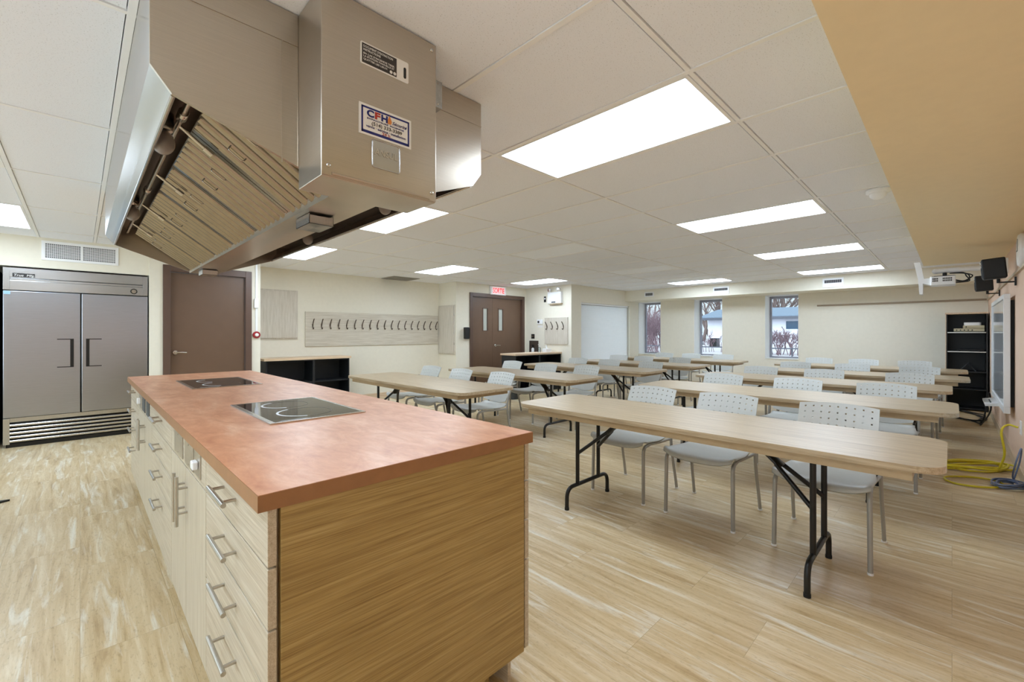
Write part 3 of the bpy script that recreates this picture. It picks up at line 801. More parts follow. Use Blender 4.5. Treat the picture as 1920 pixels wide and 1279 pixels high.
obj('grille_post', MB().box(fx0, fx0+0.05, fy, fy+0.063, 0.04, 0.33), 'steel', fr, 0.002)
obj('grille_post', MB().box(fx1-0.05, fx1, fy, fy+0.063, 0.04, 0.33), 'steel', fr, 0.002)
obj('kick_base', MB().box(fx0+0.02, fx1-0.02, fy+0.03, fy+0.1, 0, 0.045), 'black', fr)
lp = obj('name_plate', MB().box(-0.535, -0.365, fy-0.003, fy, 1.912, 1.955), 'ink', fr)
text('plate_lettering', 'True  Mfg.', 0.036, 'paper', lp, (-0.528, fy-0.0035, 1.92), width=0.155, shear=0.2)
obj('door_lock', MB().lathe([(0.012, 0), (0.012, -0.006)], (-0.03, fy, 1.80), 'y', 14).lathe([(0.012, 0), (0.012, -0.006)], (0.06, fy, 1.80), 'y', 14), 'chrome', fr)
bg = obj('round_badge', MB().lathe([(0.034, 0), (0.034, -0.004), (0.03, -0.006)], (0.49, fy, 1.815), 'y', 24), 'black', fr)
obj('badge_ring', MB().lathe([(0.024, -0.006), (0.024, -0.0068)], (0.49, fy, 1.815), 'y', 24), 'chrome', bg)
obj('blue_sticker', MB().box(fx0+0.004, fx0+0.055, fy-0.001, fy, 1.715, 1.752), 'bluelabel', fr)
ap = thing('glass_door_cooler', 'dark appliance edge left of the stainless refrigerator', 'appliance', (0, 0, 0))
obj('body', MB().box(-1.3, -0.645, 7.42, 8.1, 0.03, 1.98), 'blackp', ap)
obj('door_pane', MB().box(-1.27, -0.67, 7.405, 7.418, 0.75, 1.85), 'bluelabel', ap)
lv = MB()
for k in range(14): lv.box(-1.28, -0.65, 7.40, 7.418, 0.48+k*0.018, 0.49+k*0.018)
obj('louvre_grille', lv, 'steel', ap)
obj('base', MB().box(-1.28, -0.67, 7.45, 8.05, 0, 0.03), 'black', ap)
vg = thing('wall_vent', 'white double egg-crate air grille on wall above the refrigerator', 'vent', (0, 0, 0))
vx0, vx1, vz0, vz1 = -0.315, 0.345, 2.128, 2.352; vy = 7.39
m = MB(); m.box(vx0, vx1, vy-0.012, vy, vz0, vz0+0.03).box(vx0, vx1, vy-0.012, vy, vz1-0.03, vz1).box(vx0, vx0+0.03, vy-0.012, vy, vz0+0.03, vz1-0.03).box(vx1-0.03, vx1, vy-0.012, vy, vz0+0.03, vz1-0.03).box(0.005, 0.028, vy-0.012, vy, vz0+0.03, vz1-0.03)
obj('frame', m, 'whitep', vg, 0.001)
g = MB()
for a, b in ((vx0+0.03, 0.005), (0.028, vx1-0.03)):
    n = 18
    for k in range(1, n): x = a+(b-a)*k/n; g.box(x-0.002, x+0.002, vy-0.008, vy-0.002, vz0+0.03, vz1-0.03)
    for k in range(1, 10): z = vz0+0.03+(vz1-vz0-0.06)*k/10; g.box(a, b, vy-0.009, vy-0.003, z-0.003, z+0.003)
obj('egg_crate', g, 'whitep', vg)
obj('duct_back', MB().box(vx0+0.02, vx1-0.02, vy-0.001, vy+0.0, vz0+0.02, vz1-0.02), 'ventdark', vg)

# ------------------------------------------------------------------ walls' fittings
def access_panel(name, label, x0, x1, z0, z1, face, axis):
    t = thing(name, label, 'wall panel', (0, 0, 0), 0, 'wood-grain access panels')
    def bx(mb, a, b, c, d, n0, n1):
        return mb.box(a, b, face-n1, face-n0, c, d) if axis == 'y' else mb.box(face-n1, face-n0, a, b, c, d)
    w = 0.045; f = MB()
    for q in ((x0, x1, z0, z0+w), (x0, x1, z1-w, z1), (x0, x0+w, z0+w, z1-w), (x1-w, x1, z0+w, z1-w)): bx(f, *q, 0, 0.018)
    obj('frame', f, 'panelv', t, 0.002)
    obj('panel_door', bx(MB(), x0+w-0.02, x1-w+0.02, z0+w-0.02, z1-w+0.02, 0.02, 0.036), 'panelv', t, 0.002)
    h = MB()
    for z in (z0+(z1-z0)*0.22, z0+(z1-z0)*0.8): bx(h, x0+0.008, x0+0.024, z-0.025, z+0.025, 0.018, 0.03)
    obj('hinge', h, 'chrome', t)
access_panel('access_panel', 'upright wood-grain access panel right of the red fire alarm', 2.05, 2.705, 1.175, 2.022, 8.07, 'y')
access_panel('access_panel', 'narrow wood-grain access panel beside the soap dispenser', 7.47, 8.06, 0.82, 1.89, 5.70, 'x')
def hook(parent, x, y, z, nx, ny):
    h = MB()
    def P(o, dz): return (x+nx*o, y+ny*o, z+dz)
    h.lathe([(0.016, 0), (0.016, 0.004)], P(0, 0), 'y' if ny else 'x', 10)
    h.tube(spline([P(0.004, -0.03), P(0.014, 0.02), P(0.05, 0.08), P(0.075, 0.105)], 5), 0.0085, 8)
    h.tube(spline([P(0.004, 0.0), P(0.012, -0.05), P(0.036, -0.072), P(0.055, -0.05)], 5), 0.0075, 8)
    return obj('coat_hook', h, 'hookm', parent)
cr = thing('coat_rack', 'long wood-grain wall board with eighteen steel coat hooks', 'coat rack', (0, 0, 0))
obj('board', MB().box(2.83, 5.66, 8.044, 8.069, 1.045, 1.668), 'panel', cr, 0.003)
for k in range(18): hook(cr, 2.955+k*(5.59-2.955)/17, 8.044, 1.43, 0, -1)
c2 = thing('coat_rack', 'small square wood-grain board with four coat hooks', 'coat rack', (0, 0, 0))
obj('board', MB().box(7.845, 7.87, 6.13, 6.82, 1.025, 1.645), 'panelv', c2, 0.003)
for k in range(4): hook(c2, 7.845, 6.74-k*0.165, 1.44, -1, 0)

al = thing('fire_alarm', 'red round fire alarm with clear lens beside the brown door', 'fire alarm', (1.885, 7.37, 1.256))
obj('red_base', MB().lathe([(0.052, 0), (0.052, -0.02), (0.046, -0.03)], (0, 0, 0), 'y', 28), 'red', al)
obj('clear_lens', MB().lathe([(0.026, -0.03), (0.024, -0.045), (0.012, -0.052)], (0, 0, 0), 'y', 20), 'whitep', al)
cd = thing('surface_conduit', 'white surface conduit running down from ceiling to the red alarm', 'conduit', (0, 0, 0))
obj('raceway', MB().box(1.872, 1.898, 7.352, 7.37, 1.31, CEIL), 'whitep', cd, 0.002)
obj('outlet_box', MB().box(1.852, 1.905, 7.33, 7.352, 1.66, 1.80), 'whitep', cd, 0.003)

sg = thing('exit_sign', 'white lit exit sign with red letters above the double doors', 'exit sign', (0, 0, 0))
obj('housing', MB().box(6.65, 7.13, 7.395, 7.45, 2.168, 2.362), 'whitep', sg, 0.004)
obj('lit_face', MB().box(6.70, 7.08, 7.392, 7.395, 2.188, 2.345), 'signface', sg)
text('letters', 'SORTIE', 0.165, 'redlit', sg, (6.712, 7.391, 2.208), width=0.355, bold=0.004)
em = thing('emergency_light', 'white twin-lamp emergency light box high on the alcove wall', 'emergency light', (0, 0, 0))
obj('box', MB().box(7.79, 7.87, 6.28, 6.68, 1.975, 2.235), 'whitep', em, 0.006)
obj('base_ledge', MB().box(7.80, 7.87, 6.29, 6.62, 1.955, 1.975), 'tube', em)
obj('test_panel', MB().box(7.788, 7.79, 6.44, 6.56, 1.99, 2.015), 'darkgrey', em)
for y in (6.62, 6.34):
    l = obj('lamp_head', MB().lathe([(0.022, 0.03), (0.04, -0.02), (0.046, -0.045)], (7.80, y, 2.29), 'x', 16), 'whitep', em)
    obj('lens', MB().lathe([(0.04, -0.045), (0.03, -0.05)], (7.80, y, 2.29), 'x', 16), 'chrome', l)
    obj('swivel', MB().tube([(7.81, y, 2.23), (7.81, y, 2.265)], 0.012, 8), 'whitep', l)
a = thing('switch_plate', 'black switch plate left of the emergency light', 'switch', (0, 0, 0))
obj('plate', MB().box(7.864, 7.87, 6.79, 6.855, 2.02, 2.155), 'blackp', a); obj('toggle', MB().box(7.858, 7.864, 6.805, 6.84, 2.085, 2.12), 'whitep', a)
a = thing('thermostat', 'white wall thermostat with dark screen left of the small coat board', 'thermostat', (0, 0, 0))
obj('case', MB().box(7.845, 7.87, 6.89, 7.06, 1.50, 1.61), 'whitep', a, 0.004); obj('screen', MB().box(7.843, 7.845, 6.985, 7.04, 1.525, 1.58), 'ink', a)
obj('note_card', MB().box(7.866, 7.87, 6.89, 7.05, 1.42, 1.47), 'paper', a)
a = thing('outlet_plate', 'black double outlet plate above the dark brown wall plate', 'outlet', (0, 0, 0))
obj('plate', MB().box(7.864, 7.87, 7.16, 7.265, 1.15, 1.26), 'blackp', a)
for y in (7.19, 7.235): obj('socket', MB().box(7.862, 7.864, y-0.014, y+0.014, 1.185, 1.225), 'chrome', a)
a = thing('wall_holder', 'dark brown wall plate behind small white bottle near the double doors', 'holder', (0, 0, 0))
obj('plate', MB().box(7.85, 7.87, 7.03, 7.32, 0.80, 1.10), 'brownplate', a, 0.003)
obj('shelf', MB().box(7.77, 7.85, 7.10, 7.24, 0.80, 0.815), 'brownplate', a)
b = thing('pump_bottle', 'small white bottle with black pump on the dark brown wall plate', 'bottle', (7.81, 7.165, 0.815))
obj('bottle', MB().lathe([(0.03, 0), (0.034, 0.02), (0.034, 0.09), (0.012, 0.115)], (0, 0, 0), 'z', 16), 'whitep', b)
obj('pump', MB().lathe([(0.014, 0.115), (0.016, 0.135), (0.01, 0.165)], (0, 0, 0), 'z', 12).box(-0.03, 0.012, -0.012, 0.012, 0.165, 0.18), 'blackp', b)
a = thing('soap_dispenser', 'black and silver soap dispenser on wall left of double doors', 'dispenser', (0, 0, 0))
obj('back_plate', MB().box(5.90, 6.04, 7.41, 7.45, 1.15, 1.41), 'chrome', a, 0.006)
obj('cover', MB().prism(rrect(5.875, 5.985, 1.16, 1.41, 0.02), 7.345, 7.41, 'y'), 'blackp', a, 0.006)
obj('label_strip', MB().box(5.992, 6.03, 7.407, 7.41, 1.24, 1.39), 'darkgrey', a)

# ceiling and bulkhead vents
a = thing('ceiling_vent', 'grey square return vent in ceiling above the coat hooks', 'vent', (4.275, 7.56, CEIL))
obj('frame', MB().box(0.015, 0.595, 0, 0.03, -0.008, 0).box(0.015, 0.595, 0.465, 0.495, -0.008, 0).box(0.015, 0.045, 0.03, 0.465, -0.008, 0).box(0.565, 0.595, 0.03, 0.465, -0.008, 0), 'ventgrey', a)
m = MB()
for k in range(14): m.box(0.05, 0.56, 0.04+k*0.03, 0.06+k*0.03, -0.006, -0.002)
obj('slats', m, 'ventgrey', a)
obj('duct_back', MB().box(0.045, 0.565, 0.03, 0.465, -0.002, -0.0005), 'ventdark', a)
for (y0, y1, z0, z1, l, full) in ((5.235, 5.485, 2.20, 2.315, 'small grey air grille on bulkhead above the left window', 1), (3.46, 3.80, 2.155, 2.32, 'white air grille on bulkhead above the middle window', 0), (1.43, 1.755, 2.155, 2.33, 'white air grille on bulkhead right of the three windows', 0)):
    a = thing('bulkhead_grille', l, 'vent', (0, 0, 0), 0, 'air grilles along the bulkhead')
    x = 10.17
    obj('frame', MB().box(x-0.012, x, y0, y1, z0, z1), 'whitep', a, 0.003)
    q0, q1 = (z0+0.025, z1-0.025) if full else (z0+(z1-z0)*0.48, z1-0.035)
    d = obj('dark_slot', MB().box(x-0.0135, x-0.012, y0+0.03, y1-0.03, q0, q1), 'ventdark', a)
    m = MB(); n = 9
    for k in range(1, n): yy = y0+0.03+(y1-y0-0.06)*k/n; m.box(x-0.017, x-0.0135, yy-0.003, yy+0.003, q0, q1)
    obj('slot_fins', m, 'ventgrey', d)
a = thing('ceiling_sensor', 'white ceiling sensor dome beside the tan bulkhead edge', 'sensor', (4.36, 0.40, CEIL))
obj('base', MB().lathe([(0.075, 0), (0.075, -0.02), (0.06, -0.03)], (0, 0, 0), 'z', 20), 'whitep', a)
obj('dome', MB().lathe([(0.055, -0.03), (0.05, -0.05), (0.03, -0.068), (0.005, -0.075)], (0, 0, 0), 'z', 20), 'whitep', a)

# ------------------------------------------------------------------ low open shelving
def shelf_unit(label, w, d, h, loc, rz, grp):
    t = thing('open_shelf_unit', label, 'shelf unit', loc, rz, grp)
    T = 0.02
    obj('side_panel', MB().box(0.001, T, 0, d, 0, h), 'blackl', t); obj('side_panel', MB().box(w-T, w-0.001, 0, d, 0, h), 'blackl', t)
    obj('back_panel', MB().box(T, w-T, d-0.012, d, 0, h), 'blackl', t)
    for z in (0.06, h*0.53, h-T): obj('shelf', MB().box(T, w-T, 0.006, d-0.012, z, z+T), 'blackl', t)
    obj('plinth', MB().box(T, w-T, 0.03, 0.045, 0, 0.06), 'blackl', t)
    return t
shelf_unit('black open shelf unit under coat rack, next to the brown door', 0.74, 0.40, 0.835, (2.09, 7.645, 0), 0, 'black low shelf units')
shelf_unit('black open shelf unit under coat rack, at the tables end', 0.62, 0.40, 0.835, (2.83, 7.645, 0), 0, 'black low shelf units')
o = obj('shelf_top', MB().box(2.06, 3.475, 7.62, 8.055, 0.835, 0.872), 'birch', None, 0.002); tag(o, 'pale birch top over the two black shelf units below coat rack', 'shelf top')
shelf_unit('black open shelf unit beside the double doors, left one', 0.745, 0.42, 0.815, (6.385, 6.335, 0), 0, 'black low shelf units')
shelf_unit('black open shelf unit beside the double doors, right one', 0.725, 0.42, 0.815, (7.135, 6.335, 0), 0, 'black low shelf units')
o = obj('shelf_top', MB().box(6.36, 7.865, 6.31, 6.775, 0.815, 0.852), 'birchf', None, 0.002); tag(o, 'pale birch top holding the tissue box, beside double doors', 'shelf top')
a = thing('tissue_box', 'white tissue box with tissue popping up on birch shelf top', 'tissue box', (7.55, 6.52, 0.852))
obj('box', MB().box(-0.06, 0.12, -0.06, 0.06, 0, 0.075), 'whitep', a, 0.004)
ts = MB(); random.seed(3)
ts.add([(0.0, -0.02, 0.075), (0.06, 0.0, 0.075), (0.03, 0.02, 0.075), (-0.005, 0.0, 0.15), (0.035, 0.01, 0.17), (0.065, 0.015, 0.135)], [(0,1,4,3),(1,2,5,4),(2,0,3,5)], True)
obj('tissue', ts, 'white', a)
a = thing('sanitizer_bottle', 'clear pump bottle left of the white tissue box', 'bottle', (7.30, 6.50, 0.852))
obj('bottle', MB().lathe([(0.03, 0), (0.033, 0.02), (0.033, 0.10), (0.012, 0.125)], (0, 0, 0), 'z', 16), 'clear', a)
obj('pump', MB().lathe([(0.014, 0.125), (0.014, 0.145), (0.006, 0.15), (0.006, 0.175)], (0, 0, 0), 'z', 12).box(-0.035, 0.01, -0.009, 0.009, 0.17, 0.182), 'whitep', a)
a = thing('waste_bin', 'dark grey waste bin on floor beside the black shelf unit', 'bin', (6.02, 6.05, 0))
obj('tub', MB().lathe([(0.12, 0), (0.155, 0.36), (0.165, 0.365), (0.165, 0.38), (0.15, 0.38), (0.115, 0.02)], (0, 0, 0), 'z', 24), 'darkgrey', a)

# ------------------------------------------------------------------ tables and chairs
def make_table(label, loc, grp):
    t = thing('folding_table', label, 'table', loc, 0, grp)
    hw, hl, h = 0.364, 1.19, 0.74
    obj('tabletop', MB().prism(rrect(-hw, hw, -hl, hl, 0.11, 10), h-0.028, h, 'z', True), 'oak', t)
    ap = MB(); i, j, z0, z1 = 0.045, 0.10, h-0.074, h-0.028
    ap.box(-hw+i, -hw+i+0.022, -hl+j, hl-j, z0, z1).box(hw-i-0.022, hw-i, -hl+j, hl-j, z0, z1)
    ap.box(-hw+i+0.022, hw-i-0.022, -hl+j, -hl+j+0.022, z0, z1).box(-hw+i+0.022, hw-i-0.022, hl-j-0.022, hl-j, z0, z1)
    obj('apron', ap, 'oakedge', t, 0.001)
    for s in (-1, 1):
        y = s*0.735+0.025; zb = 0.155
        l = MB()
        l.tube(fillet([(-0.262, y, 0.0), (-0.262, y, zb), (0.262, y, zb), (0.262, y, 0.0)], 0.075, 7), 0.0145, 12)
        for x in (-0.135, 0.135): l.tube([(x, y, zb), (x, y, h-0.035)], 0.0145, 12)
        l.box(-0.20, 0.20, y-0.02, y+0.02, h-0.038, h-0.03)
        lg = obj('folding_leg', l, 'black', t)
        b = MB(); hy, hz = y-s*0.19, 0.555
        for x in (-0.135, 0.135): b.tube([(x*0.95, y, 0.385), (x*0.25, hy, hz)], 0.0125, 8)
        b.tube([(0.0, hy+s*0.02, hz-0.015), (0, y-s*0.34, h-0.045)], 0.015, 8, flat=3.2)
        b.box(-0.05, 0.05, y-s*0.34-0.03, y-s*0.34+0.03, h-0.048, h-0.03)
        obj('brace', b, 'black', lg)
        for x in (-0.262, 0.262): obj('foot_cap', MB().lathe([(0.0165, 0), (0.0165, 0.018)], (x, y, 0), 'z', 12), 'blackp', lg)
    return t

def make_chair(label, loc, rz, grp):
    t = thing('stacking_chair', label, 'chair', loc, rz, grp)
    # seat shell
    P = spline([(-0.302, 0, 0.418), (-0.292, 0, 0.438), (-0.262, 0, 0.452), (-0.19, 0, 0.455), (-0.03, 0, 0.441), (0.10, 0, 0.440), (0.17, 0, 0.449), (0.215, 0, 0.468)], 4)
    NY = 16; vs = []; top = []
    for p in P:
        w = 0.232-0.03*max(0, (p.x+0.05)/0.27)
        row = []
        for k in range(NY+1):
            v = -1+2*k/NY; y = w*v
            dz = 0.016*abs(v)**4 - (0.010*abs(v)**6 if p.x > -0.24 else 0.0)
            if p.x < -0.25: dz += 0.020*abs(v)**3*((-0.25-p.x)/0.05)
            row.append((p.x+(0.018*abs(v)**3 if p.x < -0.2 else 0)-0.02*abs(v)**4*(1 if p.x > 0.18 else 0), y, p.z+dz))
        top.append(row)
    m = MB(); n = NY+1; R = len(top)
    vs = [v for r in top for v in r]+[(v[0], v[1], v[2]-0.009) for r in top for v in r]
    q = R*n
    fs = [(i*n+k, i*n+k+1, (i+1)*n+k+1, (i+1)*n+k) for i in range(R-1) for k in range(NY)]
    fs += [tuple(q+a for a in f[::-1]) for f in fs]
    fs += [(k, q+k, q+k+1, k+1) for k in range(NY)]+[((R-1)*n+k, (R-1)*n+k+1, q+(R-1)*n+k+1, q+(R-1)*n+k) for k in range(NY)]
    fs += [(i*n, (i+1)*n, q+(i+1)*n, q+i*n) for i in range(R-1)]+[(i*n+NY, q+i*n+NY, q+(i+1)*n+NY, (i+1)*n+NY) for i in range(R-1)]
    m.add(vs, fs, True); obj('seat', m, 'greyplastic', t)
    # perforated backrest: grid with real holes
    W = 0.213; hole = 0.0046
    us = [-W, -W+0.006]; cols = [(-4+i)*0.0445 for i in range(9)]
    for c in cols: us += [c-hole, c+hole]
    us += [W-0.006, W]
    Z0, Z1 = 0.50, 0.803; rows = [0.633, 0.670, 0.707, 0.744, 0.780]
    zs = [Z0, Z0+0.05]
    for r in rows: zs += [r-hole*0.9, r+hole*0.9]
    zs += [Z1-0.006, Z1]
    def bp(u, z):
        f = (z-Z0)/(Z1-Z0); v = u/W
        w = 1.0-0.10*max(0, (0.35-f)/0.35)**2
        zz = z+0.014*(1-v*v)*f - 0.03*(1-v*v)*max(0, 0.3-f)/0.3
        x = 0.205+0.105*f+0.03*f*f-0.028*(v*v)
        return Vector((x, u*w, zz))
    m = MB(); nu, nz = len(us), len(zs); vs = []
    T = Vector((0.007, 0, -0.003))
    for z in zs:
        for u in us: vs.append(bp(u, z))
    q = len(vs); vs += [v+T for v in vs]
    def isH(i, j):
        if i < 2 or i >= nz-3 or j < 2 or j >= nu-3: return False
        return (i % 2 == 0) and (j % 2 == 0)
    front, back, wall = [], [], []
    for i in range(nz-1):
        for j in range(nu-1):
            f = (i*nu+j, i*nu+j+1, (i+1)*nu+j+1, (i+1)*nu+j)
            if isH(i, j): wall += [(f[a], f[(a+1) % 4], q+f[(a+1) % 4], q+f[a]) for a in range(4)]
            else: front.append(f); back.append(tuple(q+a for a in f[::-1]))
    for j in range(nu-1): wall += [(j, q+j, q+j+1, j+1), ((nz-1)*nu+j, (nz-1)*nu+j+1, q+(nz-1)*nu+j+1, q+(nz-1)*nu+j)]
    for i in range(nz-1): wall += [(i*nu, (i+1)*nu, q+(i+1)*nu, q+i*nu), (i*nu+nu-1, q+i*nu+nu-1, q+(i+1)*nu+nu-1, (i+1)*nu+nu-1)]
    m.add(vs[:q], front, True); m.add(vs[q:], [tuple(a-q for a in f) for f in back], True)
    for f in wall: m.add([vs[a] for a in f], [(0, 1, 2, 3)])
    obj('backrest', m, 'greyplastic', t)
    for s in (-1, 1):
        l = MB(); l.tube(fillet([(-0.262, s*0.226, 0.004), (-0.255, s*0.222, 0.425), (-0.15, s*0.215, 0.431)], 0.05, 6), 0.0125, 10)
        a = obj('leg', l, 'greyframe', t)
        obj('foot_cap', MB().lathe([(0.0145, 0), (0.0145, 0.012)], (-0.262, s*0.226, 0), 'z', 10), 'whitep', a)
        l = MB(); l.tube(spline([(0.262, s*0.238, 0.004), (0.235, s*0.236, 0.12), (0.195, s*0.232, 0.28), (0.175, s*0.230, 0.42), (0.190, s*0.2285, 0.54), (0.245, s*0.2285, 0.68)], 5), 0.0128, 10, flat=0.85)
        a = obj('leg', l, 'greyframe', t)
        obj('foot_cap', MB().lathe([(0.0145, 0), (0.0145, 0.012)], (0.262, s*0.238, 0), 'z', 10), 'whitep', a)
        l = MB(); l.tube([(-0.15, s*0.215, 0.431), (0.0, s*0.213, 0.420), (0.178, s*0.225, 0.420)], 0.0105, 8)
        obj('side_rail', l, 'greyframe', t)
    l = MB(); l.tube([(0.10, -0.214, 0.417), (0.10, 0.214, 0.417)], 0.009, 8); obj('cross_rail', l, 'greyframe', t)
    return t

ordw = ['nearest', 'second', 'third', 'fourth', 'farthest']
R = [(2.77, 1.205), (4.49, 1.155), (6.03, 1.185), (7.52, 1.04), (9.02, 1.03)]
Lc = [(2.78, 4.28), (4.31, 4.23), (5.90, 4.16), (7.38, 4.10), (9.0, 3.99)]
chR = [[(3.235, .53), (3.235, 1.215), (3.24, 1.84)], [(4.99, .43), (4.96, 1.12), (4.955, 1.86)], [(6.58, .36), (6.53, 1.16), (6.51, 1.90)],
       [(8.09, .33), (8.04, 1.06), (8.0, 1.80)], [(9.73, .44), (9.70, 1.12), (9.70, 1.78)]]
chL = [[(3.29, 3.80), (3.25, 4.52), (3.27, 5.23)], [(4.88, 3.70), (4.78, 4.38), (4.88, 5.21)], [(6.38, 3.50), (6.38, 4.28), (6.38, 4.97)],
       [(7.86, 3.67), (7.86, 4.43), (7.92, 5.03)], [(9.75, 3.54), (9.72, 4.23), (9.62, 4.83)]]
T0 = None; C0 = None
TG, CG = 'long folding tables in two columns', 'grey perforated chairs behind the tables'
for side, tabs, chs in (('right-hand', R, chR), ('left-hand', Lc, chL)):
    for k, (x, y) in enumerate(tabs):
        lab_ = f'long pale oak folding table, {ordw[k]} from the island in {side} column' if k else f'long pale oak folding table, nearest the camera in {side} column'
        if T0 is None: T0 = make_table(lab_, (x, y, 0), TG)
        else: dup(T0, (x, y, 0), 0, lab_, TG)
        for j, (cx, cy) in enumerate(chs[k]):
            w = ['right-end', 'middle', 'left-end'][j]
            cl = f'grey perforated chair, {w} seat behind the {ordw[k]} table in {side} column'
            rz = random.uniform(-0.03, 0.03)
            if C0 is None: C0 = make_chair(cl, (cx, cy, 0), 0, CG)
            else: dup(C0, (cx, cy, 0), rz, cl, CG)

# ------------------------------------------------------------------ media corner by the right wall
bk = thing('bookcase', 'tall black bookcase with pale top edge in the far right corner', 'bookcase', (0, 0, 0))
bx0, bx1, by0, by1, bh = 10.42, 10.83, -0.41, 0.075, 1.60
T = 0.02
obj('side_panel', MB().box(bx0, bx1, by1-T, by1, 0, bh), 'blackl', bk); obj('side_panel', MB().box(bx0, bx1, by0, by0+T, 0, bh), 'blackl', bk)
obj('back_panel', MB().box(bx1-0.01, bx1, by0+T, by1-T, 0.02, bh), 'blackl', bk)
obj('top_board', MB().box(bx0-0.01, bx1, by0, by1+0.008, bh, bh+0.025), 'birch', bk, 0.002)
obj('edge_strip', MB().box(bx0-0.003, bx0, by1-0.006, by1+0.003, 0, bh), 'birch', bk)
shz = [0.02, 0.34, 0.63, 0.965, 1.285]
for z in shz: obj('shelf', MB().box(bx0+0.01, bx1-0.01, by0+T, by1-T, z, z+0.02), 'blackl', bk)
for z in (0.965, 1.285): obj('shelf_edging', MB().box(bx0+0.002, bx0+0.01, by0+T, by1-T, z, z+0.014), 'nickel', bk)
def av(name, label, cat, x0, x1, y0, y1, z0, z1, m, knobs=0):
    t = thing(name, label, cat, (0, 0, 0))
    obj('case', MB().box(x0, x1, y0, y1, z0+0.004, z1), m, t, 0.004)
    ft = MB()
    for yy in (y0+0.03, y1-0.03):
        for xx in (x0+0.03, x1-0.03): ft.lathe([(0.01, 0), (0.01, 0.005)], (xx, yy, z0), 'z', 8)
    obj('foot', ft, 'blackp', t)
    if knobs:
        kn = MB()
        for q in range(knobs): kn.lathe([(0.009, 0), (0.009, -0.008)], (x0, y1-0.035-q*0.045, (z0+z1)/2), 'x', 10)
        obj('knob', kn, 'blackp', t)
    return t
av('amplifier', 'beige audio amplifier with dark knobs on the upper bookcase shelf', 'amplifier', 10.47, 10.72, -0.375, -0.02, 1.305, 1.36, 'avbeige', 5)
av('media_player', 'smaller beige media box stacked on the beige amplifier', 'media player', 10.48, 10.70, -0.375, -0.13, 1.36, 1.41, 'avbeige', 1)
t = thing('wireless_router', 'rounded white router on top of the beige media box', 'router', (10.57, -0.24, 1.41))
obj('shell', MB().prism(rrect(-0.06, 0.06, -0.10, 0.10, 0.03), 0, 0.05, 'z', True), 'whitep', t, 0.012)
av('disc_player', 'flat black player on the bookcase shelf below the amplifier', 'media player', 10.47, 10.72, -0.36, -0.06, 0.985, 1.015, 'blackp', 2)
t = thing('tablet_stand', 'dark tilted tablet stand on the middle bookcase shelf', 'stand', (10.55, -0.22, 0.65))
obj('panel', MB().add([(-0.06, 0.13, 0.0), (-0.06, 0.02, 0.14), (-0.05, 0.02, 0.15), (-0.05, 0.14, 0.0), (0.07, 0.13, 0.0), (0.07, 0.02, 0.14), (0.07, 0.02, 0.15), (0.07, 0.14, 0.0)], [(0,1,2,3),(7,6,5,4),(0,4,5,1),(1,5,6,2),(2,6,7,3),(3,7,4,0)]), 'darkgrey', t)
obj('prop', MB().tube([(0, 0.03, 0.12), (0, -0.06, 0.0)], 0.008, 8), 'darkgrey', t)
# interactive whiteboard
wb = thing('interactive_whiteboard', 'interactive whiteboard in grey-white frame on the right wall', 'whiteboard', (0, 0, 0))
wx0, wx1, wz0, wz1, wy = 6.42, 8.32, 0.495, 1.665, -0.355
F = 0.045
fm = MB(); fm.box(wx0, wx1, wy-0.045, wy, wz0, wz0+F+0.02).box(wx0, wx1, wy-0.045, wy, wz1-F, wz1).box(wx0, wx0+F, wy-0.045, wy, wz0+F+0.02, wz1-F).box(wx1-F, wx1, wy-0.045, wy, wz0+F+0.02, wz1-F)
obj('frame', fm, 'boardframe', wb, 0.003)
obj('writing_surface', MB().box(wx0+F, wx1-F, wy-0.03, wy-0.01, wz0+F+0.02, wz1-F), 'board', wb)
obj('back_case', MB().box(wx0+0.06, wx1-0.06, YR+0.003, wy-0.046, wz0+0.06, wz1-0.06), 'blackp', wb)
obj('pen_tray', MB().prism([(wy, wz0-0.005), (wy+0.10, wz0-0.012), (wy+0.10, wz0+0.01), (wy, wz0+0.03)], 7.05, 7.65, 'x'), 'boardframe', wb, 0.003)
for x in (7.15, 7.3): obj('pen', MB().tube([(x, wy+0.055, wz0+0.024), (x+0.11, wy+0.055, wz0+0.024)], 0.007, 8), 'darkgrey', wb)
# white framed board nearer the camera
w2 = thing('wall_board', 'white-framed board at the right edge above the blue cords', 'whiteboard', (0, 0, 0))
obj('frame', MB().box(3.55, 4.86, YR+0.002, YR+0.045, 0.32, 1.69), 'boardframe', w2, 0.004)
obj('surface', MB().box(3.60, 4.82, YR+0.045, YR+0.047, 0.37, 1.64), 'board', w2)
# projector on its wall arm
pj = thing('projector', 'white short-throw projector hanging from a wall arm above the whiteboard', 'projector', (0, 0, 0))
pxc = 7.25
arm = MB(); arm.tube([(pxc, YR+0.02, 2.022), (pxc, 0.14, 2.018)], 0.028, 14); arm.sphere((pxc, 0.14, 2.018), 0.03, 14, 8)
obj('wall_arm', arm, 'whitep', pj)
obj('wall_plate', MB().box(pxc-0.10, pxc+0.10, YR, YR+0.02, 1.94, 2.10), 'whitep', pj)
b_ = obj('body', MB().prism(rrect(pxc-0.15, pxc+0.15, -0.03, 0.182, 0.02), 1.845, 1.942, 'z'), 'whitep', pj, 0.005)
gv = MB()
for j, (a, b) in enumerate(((0.115, 0.165), (0.0, 0.08))):
    n = 4 if j == 0 else 6
    for k in range(n):
        y = a+(b-a)*k/n
        for z in (1.882, 1.906): gv.box(pxc-0.1515, pxc-0.15, y, y+(b-a)/n*0.7, z, z+0.018)
obj('vent_slots', gv, 'blackp', b_)
